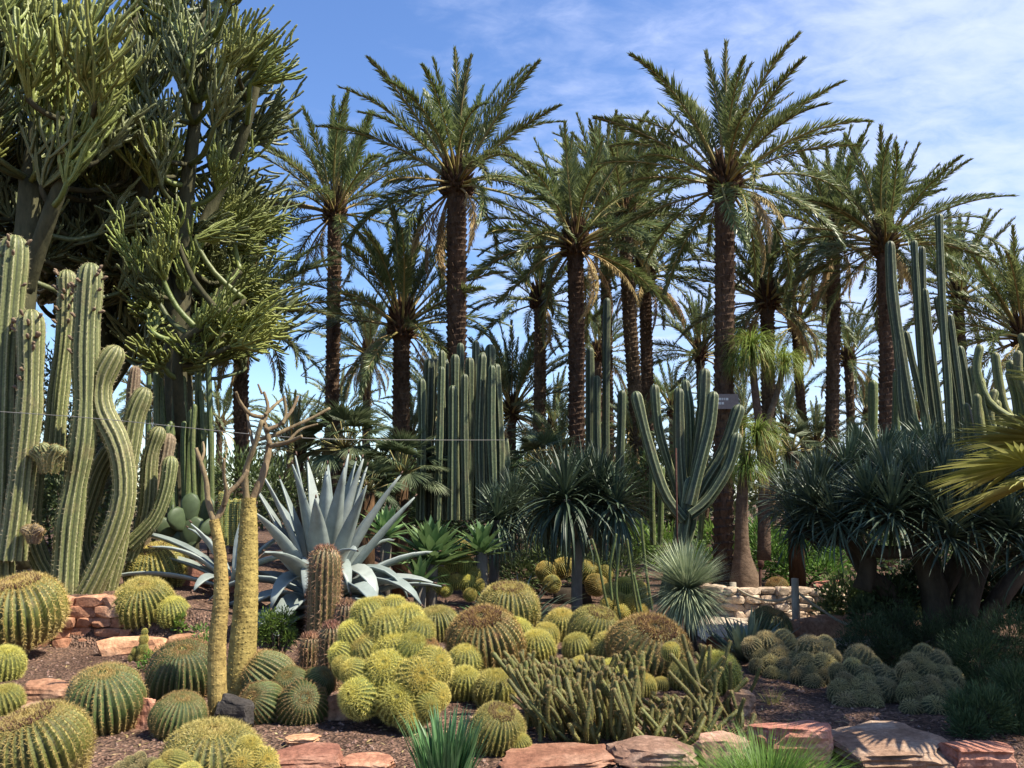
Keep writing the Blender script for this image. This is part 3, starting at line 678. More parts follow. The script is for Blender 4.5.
def euphorbia(label, base, mains, spots, seed, rt):
    """mains: px limbs; spots: (px,py,Y,tilt dx,tilt dz,scale,material)"""
    rnd = random.Random(seed); t = thing('euphorbia_tree', label, 'succulent tree', base); nodes = []
    for pts, r0, r1 in mains:
        w = [Vector(P(*p)) - base for p in pts] if len(pts[0]) == 3 and pts[0][0] > -900 else pts
        w = [Vector(v) for v in spline([tuple(v) for v in w], 14)]
        mb = MB(); tube(mb, w, [r0 + (r1 - r0) * i / 13 for i in range(14)], 9)
        link('limb' if r0 < rt else 'trunk', mb.mesh('limb', MT['limb']), t); nodes += w[4:]
    for (px, py, Y, tx, tz, scl, mat) in spots:
        p = P(px, py, Y) - base; d = Vector((tx, rnd.uniform(-.5, .3), tz)).normalized()
        near = min(nodes, key=lambda q: (q - p).length + max(0, q.z - p.z) * 1.5)
        mid = near.lerp(p, .6) + Vector((0, 0, -.12 * (p - near).length))
        w = [Vector(v) for v in spline([tuple(near), tuple(mid), tuple(p), tuple(p + d * .15)], 10)]
        mb = MB(); tube(mb, w, [.05 - .02 * i / 9 for i in range(10)], 6); nm = 'branch'
        br = link(nm, mb.mesh(nm, MT['limb'] if rnd.random() < .4 else MT[mat]), t)
        m = Matrix.Translation(p) @ d.to_track_quat('Z', 'X').to_matrix().to_4x4() @ Matrix.Rotation(rnd.uniform(0, 6.28), 4, 'Z') @ Matrix.Diagonal((scl, scl, scl, 1))
        link('stem_cluster', EC[mat, rnd.randrange(10)], br, m)
    return t
rnd = random.Random(77)
Y1 = 12.2; b1 = P(20, 560, Y1); b1.z = gz(b1.x, b1.y) - .1
spots = []
for i in range(64):                                    # nearer tree: long yellow green stems leaning up and right
    for _ in range(30):
        px = rnd.uniform(-70, 112); py = rnd.uniform(-80, 190)
        if px < 50 or py > 40 + (px - 50) * .8: break
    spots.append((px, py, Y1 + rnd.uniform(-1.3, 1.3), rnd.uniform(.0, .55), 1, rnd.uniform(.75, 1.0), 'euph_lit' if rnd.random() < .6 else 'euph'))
for i in range(35):
    spots.append((rnd.uniform(-60, 125), rnd.uniform(165, 300), Y1 + rnd.uniform(.5, 2.2), rnd.uniform(-.6, .9), rnd.uniform(.1, .9), rnd.uniform(.7, .95), 'euph'))
euphorbia('euphorbia tree with long yellow green upright stems at the upper left corner', b1,
          [([(20, 570, Y1), (15, 400, Y1), (25, 260, Y1), (30, 180, Y1)], .24, .15), ([(22, 300, Y1), (55, 200, Y1 - .4), (95, 110, Y1 - .5), (118, 20, Y1 - .5)], .13, .07),
           ([(22, 320, Y1), (-20, 200, Y1), (-40, 60, Y1)], .13, .07), ([(28, 190, Y1), (40, 90, Y1 + .4), (45, -20, Y1 + .5)], .12, .07)], spots, 5, .2)
Y2 = 13.6; b2 = P(182, 540, Y2); b2.z = gz(b2.x, b2.y) - .1; spots = []
def redge(py):   # right outline of the crown in the photograph
    k = [(-80, 250), (0, 262), (60, 284), (130, 300), (200, 282), (250, 262), (310, 276), (350, 266), (380, 235)]
    for (a, x0), (b_, x1) in zip(k, k[1:]):
        if a <= py <= b_: return x0 + (x1 - x0) * (py - a) / (b_ - a)
    return 240
for i in range(99):
    if i < 56:
        py = rnd.uniform(-70, 225); e = redge(py) - 30; lo = 130 if py < 60 else 95; px = e - (e - lo) * rnd.random() ** 1.2; tz = rnd.uniform(.6, 1.2)
        if 55 < py < 110 and px < 150: px += 45
    else:
        py = rnd.uniform(215, 372); e = redge(py) - 22; lo = 118 if py < 300 else 150; px = e - (e - lo) * rnd.random(); tz = rnd.uniform(-.1, .8)
    if i >= 40 and i < 56: px, py = rnd.uniform(140, 215), rnd.uniform(40, 235)
    out = ss(170, 265, px)
    spots.append((px, py, Y2 + rnd.uniform(-1.5, 1.6), (.1 + 1.2 * out) * rnd.uniform(.4, 1.2) - .1, tz, rnd.uniform(.62, .88) * (.85 if py > 220 else 1), 'euph' if rnd.random() < (.55 if py < 190 else .15) else 'euph_lit'))  # lower crown mostly takes the sunlit flesh tone
euphorbia('large branching candelabra euphorbia with dark green crown against the blue sky', b2,
          [([(182, 560, Y2), (180, 450, Y2), (178, 330, Y2), (182, 250, Y2)], .27, .17), ([(181, 300, Y2), (186, 200, Y2 - .3), (196, 110, Y2 - .4), (205, 10, Y2 - .5)], .15, .07),
           ([(180, 330, Y2), (150, 230, Y2 - .3), (130, 110, Y2), (135, 0, Y2)], .14, .07), ([(182, 270, Y2), (215, 200, Y2 + .3), (245, 130, Y2), (262, 60, Y2)], .12, .06),
           ([(182, 440, Y2 - .6), (178, 390, Y2 - 1), (180, 345, Y2 - 1.2), (205, 325, Y2 - 1.2), (245, 300, Y2 - 1)], .09, .05), ([(181, 340, Y2), (215, 300, Y2), (240, 270, Y2)], .11, .06),
           ([(180, 350, Y2), (120, 260, Y2), (90, 190, Y2)], .13, .07)], spots, 9, .2)

Y3 = 15.6; b3 = P(100, 560, Y3); b3.z = gz(b3.x, b3.y) - .1; spots = []; rnd = random.Random(91)
for i in range(99):
    py = rnd.uniform(120, 372); px = rnd.uniform(-40, 235) if py < 320 else rnd.uniform(90, 250)
    spots.append((px, py, Y3 + rnd.uniform(-1.2, 1.4), rnd.uniform(-.5, .8), rnd.uniform(.1, 1), rnd.uniform(.85, 1.15), 'euph'))
euphorbia('third euphorbia tree, dark and shaded, standing behind the other two and the column cacti', b3,
          [([(100, 570, Y3), (98, 440, Y3), (102, 330, Y3), (100, 220, Y3)], .26, .13), ([(100, 400, Y3), (150, 330, Y3), (205, 280, Y3)], .13, .06), ([(100, 360, Y3), (50, 290, Y3), (0, 230, Y3)], .13, .06), ([(100, 300, Y3), (140, 230, Y3), (165, 150, Y3)], .11, .06)], spots, 9, .2)
# ------------------------------------------------------------------ columnar cacti
def columns(label, name, cat, base_px, Y, stems, nr, mat, spmat=None, spn=3, sl=.035, group=None, depth=.2, basez=None, ds=.06, sub=4, buds=0):
    """stems: list of (px polyline, width px, dY[, material])"""
    b = P(base_px[0], base_px[1], Y); b.z = gz(b.x, b.y) if basez is None else basez
    t = thing(name, label, cat, b, group)
    for i, st in enumerate(stems):
        pl, wd, dY = st[:3]; mm = MT[st[3]] if len(st) > 3 else mat
        w = [tuple(P(x, y, Y + dY) - b) for x, y in pl]; r = wd * S(Y + dY, pl[-1][1]) * .5
        L = sum((Vector(w[k + 1]) - Vector(w[k])).length for k in range(len(w) - 1)); k = max(10, int(L / .14))
        path = spline(w, k) if len(w) > 2 else spline(w, k)
        rnd = random.Random(i + int(base_px[0])); ph = rnd.uniform(0, 6)
        rad = [r * (1 + .035 * math.sin(j * 1.1 + ph) + .03 * math.sin(j * .37 + ph)) for j in range(k)]
        if sub == 4:     # old growth waists
            for _ in range(2):
                j0 = rnd.randrange(2, k)
                for j in range(k): rad[j] *= 1 - .09 * math.exp(-((j - j0) / 1.0) ** 2)
        mb = MB(); sm = MB() if spmat else None
        ribtube(mb, path, rad, nr, depth, sm, sl, .0022, ds, spn, i * 7 + int(base_px[0]), sub)
        o = link('stem', mb.mesh('stem', mm), t)
        if sm: link('spines', sm.mesh('spines', spmat, False), o)
        if buds and i < buds:
            bmz = MB()
            for q in range(14):
                j = rnd.randrange(int(k * .68), k); a = rnd.uniform(-.8, 3.6); pp = Vector(path[j]); dd = Vector((math.cos(a), -abs(math.sin(a)), rnd.uniform(-.2, .6))).normalized(); q0 = pp + dd * rad[j] * .9
                tube(bmz, [q0, q0 + dd * .035, q0 + dd * .06 + Vector((0, 0, .02)), q0 + dd * .085 + Vector((0, 0, .02))], [.010, .018, .021, .008], 5)
            link('dried_buds', bmz.mesh('dried_buds', MT['wool_dark_red']), o)
    return t
A_ = MT['greycol']
columns('tall grey green column cactus cut off by the left edge, dried buds near its top', 'column_cactus', 'cactus', (2, 585), 9.95,
        [([(-2, 585), (2, 470), (6, 350), (14, 250)], 28, 0), ([(12, 560), (22, 480), (30, 400), (31, 324)], 25, -.15), ([(-22, 580), (-26, 420), (-24, 300)], 32, .2)], 11, A_, MT['sp_grey'], 3, .04, 'tall column cacti', buds=2)
columns('column cactus with two tall straight stems behind the stone wall', 'column_cactus', 'cactus', (66, 596), 10.15,
        [([(64, 600), (70, 520), (84, 430), (86, 340), (90, 276)], 25, -.1), ([(52, 470), (58, 400), (66, 330), (67, 280)], 19, .3),
         ([(60, 590), (40, 560), (30, 520), (34, 470)], 20, .25)], 12, A_, MT['sp_grey'], 3, .035, 'tall column cacti', buds=2)
columns('column cactus with sinuous leaning stems beside the two straight ones', 'column_cactus', 'cactus', (100, 596), 10.3,
        [([(84, 600), (104, 560), (124, 500), (120, 450), (102, 410), (102, 380), (112, 358)], 24, -.15), ([(104, 600), (118, 540), (126, 470), (134, 420), (142, 398)], 21, .2),
         ([(92, 585), (80, 540), (96, 480), (108, 455)], 20, .35), ([(132, 470), (131, 420), (135, 372)], 12, .5, 'drycol')], 11, A_, MT['sp_grey'], 3, .035, 'tall column cacti')
columns('column cactus leaning right with brown withered tips', 'column_cactus', 'cactus', (132, 556), 10.75,
        [([(130, 560), (146, 512), (150, 460), (157, 436)], 17, 0), ([(134, 556), (156, 505), (164, 465), (168, 442)], 17, .2, 'drycol'), ([(130, 545), (154, 520), (166, 490), (170, 465)], 16, -.1)], 11, A_, MT['sp_grey'], 2, .03, 'tall column cacti')
# withered buds and crests clinging to the stems are parts of one more small plant: the crested growth
def crest(label, px, py, Y, wpx, seed, mat):
    b = P(px, py, Y); s = S(Y, py); rnd = random.Random(seed); t = thing('crested_cactus', label, 'cactus', b)
    for i in range(5):
        a = rnd.uniform(-.9, .9); mb = MB(); sm = MB(); d = Vector((math.sin(a), rnd.uniform(-.5, -.1), math.cos(a) * .8)); r = wpx * s * .24
        ribtube(mb, spline([(d.x * .02, 0, -wpx * s * .3), tuple(d * wpx * s * .2), tuple(d * wpx * s * .45)], 7), [r * .8, r * .9, r, r * 1.05, r, r * .95, r * .8], 10, .2, sm, .03, .002, .03, 3, seed + i)
        o = link('lobe', mb.mesh('lobe', mat), t); link('spines', sm.mesh('spines', MT['sp_brown'], False), o)
    return t
crest('lumpy crested growth between the leftmost columns and the straight stems', 50, 462, 9.75, 34, 4, MT['greycol'])
crest('small brownish crested lump low in the shade between columns', 34, 536, 9.7, 22, 8, MT['drycol'])
# dried buds on the two tallest stems

pts = []; rnd = random.Random(31)
for i in range(15):
    x = 150 + i * 4.3 + rnd.uniform(-2, 2); pts.append(([(x + rnd.uniform(-4, 4), 520), (x + rnd.uniform(-2, 2), 450), (x + rnd.uniform(-3, 3), rnd.uniform(365, 440) if i != 11 else 372)], rnd.uniform(5, 7.5), rnd.uniform(-.5, .8)))
columns('clump of thin pale edged upright cactus stems behind the prickly pear', 'pipe_cactus', 'cactus', (182, 520), 12.6, pts, 6, MT['pipecol'], None, depth=.35, sub=2)
pts = []; rnd = random.Random(32); tops = [372, 362, 366, 374, 362, 352, 382, 346, 340, 378, 350, 342, 356, 364, 352, 374, 360, 470]
for i in range(18):
    x = 424 + i * 4.6 + rnd.uniform(-1.5, 1.5); pts.append(([(x - (462 - x) * .06, 520), (x + rnd.uniform(-1.5, 1.5), 440), (x + rnd.uniform(-3, 3), tops[i] + rnd.uniform(-8, 14))], rnd.uniform(7.5, 12.5), (i % 3) * .4 - .4 + rnd.uniform(-.1, .1)))
columns('dense stand of tall straight blue green pipe organ stems left of centre', 'pipe_organ_cactus', 'cactus', (463, 520), 14.6, pts, 6, MT['bluecol'], None, depth=.36, sub=4)
columns('slim pair of dark green columns behind the shaggy palm trunk', 'column_cactus', 'cactus', (600, 500), 17.5,
        [([(606, 500), (606, 400), (607, 302)], 8, 0), ([(590, 500), (590, 430), (590, 352)], 9, .3), ([(618, 500), (621, 440), (622, 395)], 9, .2), ([(598, 500), (597, 420), (597, 380)], 8, -.2)], 7, MT['bluecol'], None, depth=.3, sub=2)
columns('branching candelabra cactus with thick upswept blue green arms at centre right', 'candelabra_cactus', 'cactus', (672, 600), 11.4,
        [([(668, 605), (678, 560), (686, 525), (690, 488)], 21, 0), ([(684, 520), (664, 492), (648, 442), (637, 398)], 12, -.1), ([(684, 510), (672, 475), (659, 430), (655, 390)], 10, .15),
         ([(684, 505), (680, 460), (679, 420), (679, 394)], 12, 0), ([(688, 500), (690, 450), (689, 410), (686, 385)], 11, .25), ([(690, 500), (697, 450), (703, 410), (705, 375)], 12, .15),
         ([(690, 505), (700, 465), (710, 425), (713, 398)], 13, -.15), ([(690, 512), (706, 482), (724, 452), (738, 412)], 14, 0), ([(690, 515), (708, 500), (728, 468), (736, 440)], 13, -.2)], 7, MT['bluecol'], None, depth=.3, sub=4)
columns('thin tall column with pale ribs standing left of the rusty pole', 'column_cactus', 'cactus', (652, 540), 13.2, [([(653, 545), (652, 500), (652, 455)], 6, 0), ([(660, 545), (661, 510), (662, 470)], 6, .2), ([(700, 540), (703, 500), (704, 470)], 6, .3)], 6, MT['pipecol'], None, depth=.3, sub=2)
pts = [([(922, 470), (905, 380), (893, 300), (890, 246)], 14), ([(930, 470), (922, 380), (917, 300), (914, 244)], 9), ([(942, 470), (930, 390), (924, 320), (922, 250)], 9),
       ([(952, 470), (948, 390), (942, 300), (939, 218)], 10), ([(946, 470), (938, 400), (930, 340), (925, 292)], 9), ([(962, 470), (955, 400), (945, 340), (938, 300)], 10),
       ([(968, 470), (962, 410), (955, 355), (950, 318)], 9), ([(936, 470), (924, 410), (912, 360), (906, 335)], 10), ([(976, 470), (972, 420), (965, 375), (960, 350)], 11), ([(914, 470), (902, 410), (899, 370), (897, 340)], 10), ([(984, 470), (980, 430), (976, 395), (972, 370)], 10)]
columns('tall fan of slender dark column cacti rising above the dragon tree at right', 'column_cactus', 'cactus', (945, 500), 13.6, [(a, w * .76, (i % 3) * .35 - .3) for i, (a, w) in enumerate(pts)], 6, MT['bluecol'], None, depth=.36, sub=4)
columns('two thin pale columns between the palm trunks at right', 'column_cactus', 'cactus', (878, 480), 16, [([(872, 480), (873, 420), (873, 385)], 9, 0), ([(896, 480), (896, 430), (897, 375)], 8, .2)], 6, MT['pipecol'], None, depth=.3, sub=2)
pts = []; rnd = random.Random(41)
for i in range(26):
    x = 968 + rnd.random() * 75; y = rnd.uniform(335, 430); pts.append(([(x + 22 + rnd.uniform(-5, 15), y + 70), (x + 8, y + 52), (x + rnd.uniform(-4, 2), y + 22), (x - 2 + rnd.uniform(-5, 5), y)], rnd.uniform(7, 10), rnd.uniform(-.8, .8)))
pts += [([(1010 + 6 * i, 500), (1008 + 6 * i, 460), (1000 + 7 * i, 420)], 10, .1 * i) for i in range(4)]
columns('curling grey green euphorbia stems at the right edge above the fan palm', 'euphorbia_bush', 'succulent', (1015, 500), 11.5, pts, 5, MT['greycol'], None, depth=.35, sub=2)
pts = []; rnd = random.Random(43)
for i in range(9):
    x = 222 + i * 3 + rnd.uniform(-1, 1); pts.append(([(x, 545), (x, 520), (x + rnd.uniform(-1, 1), rnd.uniform(490, 520))], 4.5, rnd.uniform(-.2, .3)))
columns('small group of pale woolly finger cacti between the yellow trunks', 'finger_cactus', 'cactus', (236, 545), 11.9, pts, 12, MT['pipecol'], MT['sp_pale'], 3, .02, depth=.12, ds=.03)
# thin young stems between the young dragon tree and the yucca
pts = [([(618, 640), (606, 600), (598, 560), (592, 540)], 2.8, 0), ([(640, 625), (634, 590), (627, 540)], 2.6, .3), ([(652, 610), (646, 570), (641, 520)], 3, .4), ([(622, 625), (616, 590), (620, 545)], 3, .2), ([(612, 600), (610, 570), (616, 535)], 3, .5), ([(648, 640), (640, 605), (634, 575)], 2.8, .1)]
columns('thin leaning pale green stems between young dragon tree and spiky yucca', 'slender_cactus', 'cactus', (628, 625), 10.6, pts, 6, MT['pipecol'], None, depth=.3, sub=2)

# ------------------------------------------------------------------ barrel cacti
def globe(seed, nr, h, flat, spn, sl, sw, rib=.13, step=.13, low=150, smax=1.0):
    rnd = random.Random(seed); bm_, sm, cm, ck = MB(), MB(), MB(), MB(); N = nr * 4; rings = 24; prev = None; wob = [1 + rnd.uniform(-.04, .04) for _ in range(nr)]
    tilt = Vector((rnd.uniform(-.06, .06), rnd.uniform(-.06, .06), 0))
    def pt(ph, a, q):
        r = math.sin(ph) ** .86 * q; z = h * math.cos(ph) - flat * math.exp(-(ph / .32) ** 2)
        o_ = Vector((math.cos(a) * r, math.sin(a) * r, z)); return o_ * (1 + .06 * noise.noise(o_ * 1.3 + Vector((seed, 0, 0)))) + tilt * z
    for i in range(rings + 1):
        ph = .10 + (R(low) - .10) * i / rings; amp = rib * min(1, math.sin(ph) * 1.4 + .1)
        ring = []
        for k in range(N):
            q = (1, 1 - amp * .38, 1 - amp, 1 - amp * .38)[k % 4] * wob[(k // 4) % nr]; ring.append(bm_.v(pt(ph, 6.2832 * k / N, q), (1, .66, 0, .66)[k % 4]))
        if prev:
            for k in range(N): bm_.f(prev[k], ring[k], ring[(k + 1) % N], prev[(k + 1) % N])
        else: bm_.f(*ring)
        prev = ring
    ph = .14
    while ph < R(low) - .1:
        for k in range(nr):
            a = 6.2832 * k / nr; q = pt(ph, a, wob[k]); e = pt(ph + .02, a, wob[k]); t = (q - e).normalized(); sd = Vector((-math.sin(a), math.cos(a), 0)); nn = t.cross(sd) * -1
            if nn.dot(q) < 0: nn = -nn
            for j in range(spn):
                d = (nn * rnd.uniform(.45, 1) + t * rnd.uniform(-.9, .9) + sd * rnd.uniform(-.9, .9)).normalized()
                spine(sm, q, d, sl * rnd.uniform(.6, 1.2) * (1.15 if ph < .7 else 1), sw, rnd)
        ph += step * (.75 if ph < .8 else 1)
    for i in range(260):      # woolly crown
        u = rnd.random() ** .6 * .27; a = rnd.uniform(0, 6.28); p = Vector((math.cos(a) * u, math.sin(a) * u, h * math.cos(u) - flat * math.exp(-(u / .32) ** 2) - .01))
        spine(cm, p, Vector((rnd.uniform(-.7, .7), rnd.uniform(-.7, .7), 1)).normalized(), .07 * rnd.uniform(.5, 1), .014, rnd)
    for i in range(420):      # ring of dried flowers
        u = rnd.uniform(.17, .50); a = rnd.uniform(0, 6.28); p = pt(u, a, .98)
        tube(ck, [p, p + Vector((math.cos(a) * .02, math.sin(a) * .02, .055 * rnd.uniform(.6, 1.3)))], [.02, .009], 4)
    return bm_, sm, cm, ck
GL = {}
STY = {'green': ('barrel_green', 'sp_brown', 'wool'), 'gold': ('barrel_gold', 'sp_gold', 'wool'), 'rust': ('barrel_rust', 'sp_rust', 'wool_dark'), 'head': ('head', 'sp_pale', 'sp_pale'), 'grey': ('greyhead', 'sp_olive', 'sp_olive'), 'red': ('red_flesh', 'sp_red', 'wool_red')}
PRM = {'green': (32, .92, .10, 8, .10, .005, .12), 'gold': (34, .90, .10, 10, .12, .0055, .12), 'rust': (34, .86, .09, 10, .12, .0055, .13), 'head': (24, 1.0, .05, 12, .21, .008, .09), 'grey': (18, .95, .05, 9, .24, .010, .12), 'red': (20, 1.05, .05, 6, .14, .007, .18)}
for st, (bm, spm, wm_) in STY.items():
    nr, h, fl, spn, sl, sw, rb = PRM[st]
    for v in range(3):
        g = globe(v * 13 + len(st), nr - v, h * (1, .93, 1.06)[v], fl, spn, sl, sw, rb, .10 if st not in ('head', 'grey') else .15)
        GL[st, v] = (g[0].mesh('barrel_body', MT[bm]), g[1].mesh('spines', MT[spm], False), g[2].mesh('wool', MT[wm_], False), g[3].mesh('flower_ring', MT['wool_dark'], False), h * (1, .93, 1.06)[v])
CNT = [0]
def barrel(px, py, rpx, style, label, ring=False, Y=None, sq=1.0, group='barrel cacti', lean=(0, 0)):
    CNT[0] += 1; v = CNT[0] % 3; h = GL[style, v][4]
    p = G(px, py + rpx * .86 * h * sq) if Y is None else P(px, py, Y)
    r = rpx * S(p.y, py); r = rpx * ((p.y / ray(px, py).y) / F)
    c = P(px, py, p.y + (r * .55 if Y is None else 0)); b = Vector((c.x, c.y, c.z - r * h * sq * .86))
    t = thing('barrel_cactus', label, 'cactus', b, group)
    m = Matrix.Translation((0, 0, r * h * sq * .86)) @ Matrix.Rotation(.2 + .08 * (CNT[0] % 4) + lean[0], 4, 'X') @ Matrix.Rotation(lean[1] + .09 * (CNT[0] % 5 - 2), 4, 'Y') @ Matrix.Diagonal((r, r, r * sq, 1)) @ Matrix.Rotation(CNT[0] * 1.7, 4, 'Z')
    B, Sp, Wl, Fl, _ = GL[style, v]
    link('body', B, t, m); link('spines', Sp, t, m); link('woolly_crown', Wl, t, m)
    if ring: link('flower_ring', Fl, t, m)
    return t
barrel(19, 613, 42, 'gold', 'big round golden barrel at the left edge before the stone wall', True, Y=8.95)
barrel(105, 703, 38, 'green', 'large dark green barrel with brownish spines at the lower left', False)
barrel(182, 674, 35, 'green', 'green barrel left of the thin yellow trunk, behind a smaller one', False)
barrel(179, 718, 28, 'green', 'smaller green barrel before the one by the yellow trunk', False)
barrel(40, 752, 49, 'gold', 'golden barrel with dark flower ring at the bottom left corner', True)
barrel(157, 570, 29, 'gold', 'golden barrel on the terrace under the long grey agave leaf', True, Y=11.0)
barrel(144, 604, 30, 'gold', 'shaded golden barrel just above the brown stone edging', False)
barrel(213, 762, 50, 'gold', 'broad golden barrel at the bottom between fuzzy yellow heads', False, sq=.8)
barrel(5, 666, 18, 'head', 'small yellow fuzzy globe at the left edge below the big barrel', False)
barrel(6, 702, 17, 'head', 'second yellow fuzzy globe at the left edge, above the bottom corner barrel', False)
barrel(486, 644, 39, 'rust', 'reddish brown barrel behind the trailing cactus stems', True)
barrel(508, 612, 32, 'gold', 'golden barrel with brown crown behind the reddish one', True)
barrel(495, 691, 21, 'head', 'spiny yellow globe above the small front barrel', False)
barrel(497, 733, 28, 'gold', 'small golden barrel with brown crown beside bulb leaves', True)
barrel(519, 746, 12, 'head', 'tiny yellow globe leaning on the small front barrel', False)
barrel(437, 626, 22, 'gold', 'golden barrel behind the big yellow headed cluster', False)
barrel(594, 633, 27, 'gold', 'leaning golden barrel with brown top in the middle row', True, lean=(.0, .25))
barrel(561, 627, 17, 'head', 'pale yellow globe left of the leaning golden barrel', False)
barrel(648, 650, 42, 'rust', 'biggest domed barrel with rusty lower spines and brown crown, right of centre', True, sq=.92)
barrel(577, 650, 15, 'head', 'round yellow globe under the leaning golden barrel', False)
barrel(538, 648, 17, 'head', 'yellow globe right of the reddish brown barrel', False)
barrel(546, 636, 13, 'head', 'yellow globe tucked behind another near the reddish barrel', False)
barrel(517, 634, 15, 'head', 'yellow spined globe between the two large barrels', False)
barrel(610, 652, 18, 'head', 'yellow globe left of the biggest domed barrel', False)
barrel(611, 675, 15, 'head', 'greenish globe below left of the biggest domed barrel', False)
barrel(584, 672, 14, 'head', 'globe half buried in the trailing stems', False)
barrel(644, 687, 12, 'head', 'small globe under the biggest domed barrel', False)
barrel(661, 685, 8, 'head', 'smallest globe between two others under the domed barrel', False)
barrel(682, 677, 14, 'head', 'yellow centred globe below right of the domed barrel', False)
barrel(671, 652, 9, 'head', 'pale tuft like globe growing at the side of the domed barrel', False, Y=7.0)
barrel(718, 676, 22, 'head', 'bright yellow globe behind the snake cactus tips', False, sq=1.1)
barrel(465, 664, 17, 'head', 'yellow globe next to the yellow cluster, upper of two', False)
barrel(464, 686, 18, 'head', 'yellow globe next to the yellow cluster, lower of two', False)
barrel(770, 627, 22, 'green', 'dark green barrel beside the fence post', False)
barrel(777, 588, 11, 'rust', 'small reddish barrel on top of the pale stone wall', False, Y=13.6)
barrel(173, 614, 16, 'head', 'small shaded yellow cactus right of the shaded golden barrel', False)
barrel(462, 548, 11, 'gold', 'small barrel peeping out from the green agave rosettes', False, Y=12.2)

def clump(label, name, heads, style, Yc, basey, group=None, k=.3, jit=0):
    """one plant with many heads (parts)"""
    cx_ = sum(h[0] for h in heads) / len(heads); b = P(cx_, basey, Yc); b.z = gz(b.x, b.y); t = thing(name, label, 'cactus', b, group); ys = [h[1] for h in heads]; y0, y1 = min(ys), max(ys)
    rnd = random.Random(int(cx_ * 7)); mean = Vector((b.x, b.y + .25, b.z + .25))
    for i, h in enumerate(heads):
        px, py, r = h[:3]; st = h[3] if len(h) > 3 else style
        Y = Yc + k * (1 - 2 * (py - y0) / max(1, y1 - y0)) + rnd.uniform(-.03, .03); p = P(px, py, Y); rr = r * (.92 if style in ('head', 'grey') else 1) * (Y / ray(px, py).y) / F
        d = (p - mean); d.z = abs(d.z) + .15; d.normalize(); v = i % 3
        m = Matrix.Translation(p - b) @ d.to_track_quat('Z', 'X').to_matrix().to_4x4() @ Matrix.Rotation(rnd.uniform(0, 6), 4, 'Z') @ Matrix.Diagonal((rr, rr, rr * rnd.uniform(.95, 1.2), 1))
        o = link('head', GL[st, v][0], t, m); link('spines', GL[st, v][1], o); link('woolly_crown', GL[st, v][2], o)
    # woody core that carries the heads down to the soil
    mb = MB(); rock(mb, (0, .1, .0), (Yc * 22 / F, Yc * 18 / F, max(.06, (basey - y1) * Yc / F)), 5, 0, 2, 6); link('stem_base', mb.mesh('stem_base', MT['dragon_bark']), t)
    return t
clump('large mound of many bright yellow fuzzy heads at front centre', 'clustered_barrel', [(370, 620, 21), (405, 626, 23), (386, 634, 22), (355, 638, 17), (343, 655, 15), (366, 652, 18), (392, 653, 21), (417, 636, 19), (356, 674, 15), (362, 697, 22), (387, 674, 24), (412, 684, 25), (398, 702, 23), (432, 668, 22), (425, 708, 15), (411, 719, 15), (436, 696, 15), (410, 655, 19), (424, 652, 18, 'rust'), (378, 612, 14), (395, 614, 15), (345, 668, 12), (380, 655, 14)], 'head', 6.45, 735, k=.32)
clump('clump of four green globes beside the thick yellow trunk', 'clustered_barrel', [(268, 680, 27), (262, 706, 24), (302, 708, 26), (318, 683, 16), (290, 686, 20)], 'green', 6.6, 742, k=.18)
clump('group of small yellow heads under the green agave rosettes', 'clustered_barrel', [(440, 578, 11), (452, 565, 8), (466, 567, 9), (475, 575, 8), (456, 582, 8), (468, 584, 9), (481, 570, 8), (446, 590, 7), (460, 558, 7), (478, 585, 7), (433, 588, 9), (470, 595, 7)], 'head', 11.6, 602, k=.25)
clump('yellow barrels in shade behind the young dragon tree stem', 'clustered_barrel', [(546, 572, 10), (562, 568, 11), (587, 572, 12), (596, 585, 11), (573, 565, 8), (552, 584, 9), (604, 574, 9)], 'gold', 13.4, 604, k=.25)
clump('low yellowish mound behind the thin leaning stems', 'clustered_barrel', [(612, 592, 9), (625, 588, 10), (638, 592, 10), (618, 602, 10), (632, 605, 11), (645, 603, 8), (608, 604, 8), (640, 612, 9), (622, 613, 9)], 'head', 11.6, 622, k=.2)
clump('fuzzy yellow heads crowding the broad barrel at the bottom', 'clustered_barrel', [(248, 752, 15), (262, 764, 17), (240, 767, 16), (176, 764, 14), (160, 772, 12), (270, 776, 12), (190, 775, 13)], 'head', 4.75, 792, k=.1)
clump('tiny pale green smooth balls at the bottom left edge of the gravel', 'ball_cactus', [(140, 757, 6), (130, 763, 7), (142, 766, 8), (152, 763, 6), (120, 768, 7), (133, 772, 7)], 'grey', 4.95, 778, k=.05)
def mound(label, cx, cy, w, h, n, r, style, Yc, seed, k=.22):
    rnd = random.Random(seed); hs = []
    for i in range(n):
        a = i * 2.4; u = math.sqrt((i + .5) / n); hs.append((cx + math.cos(a) * u * w + rnd.uniform(-2, 2), cy + math.sin(a) * u * h, r * rnd.uniform(.8, 1.2)))
    clump(label, 'clustered_cactus', hs, style, Yc, cy + h + r * .7, 'clustered dark spiny cacti', k)
mound('dark spiny cactus mound right of the striped aloe', 776, 660, 26, 24, 14, 11.5, 'grey', 8.2, 1)
mound('dark spiny mound in the middle of the shaded clustered row', 818, 668, 20, 25, 11, 12.5, 'grey', 7.9, 2)
mound('broad greyish spiny mound above the long ledge rock', 862, 686, 30, 27, 16, 12.5, 'grey', 7.2, 3)
mound('brown topped fuzzy mound nearest the juniper', 926, 686, 27, 31, 16, 13, 'grey', 7.0, 4)

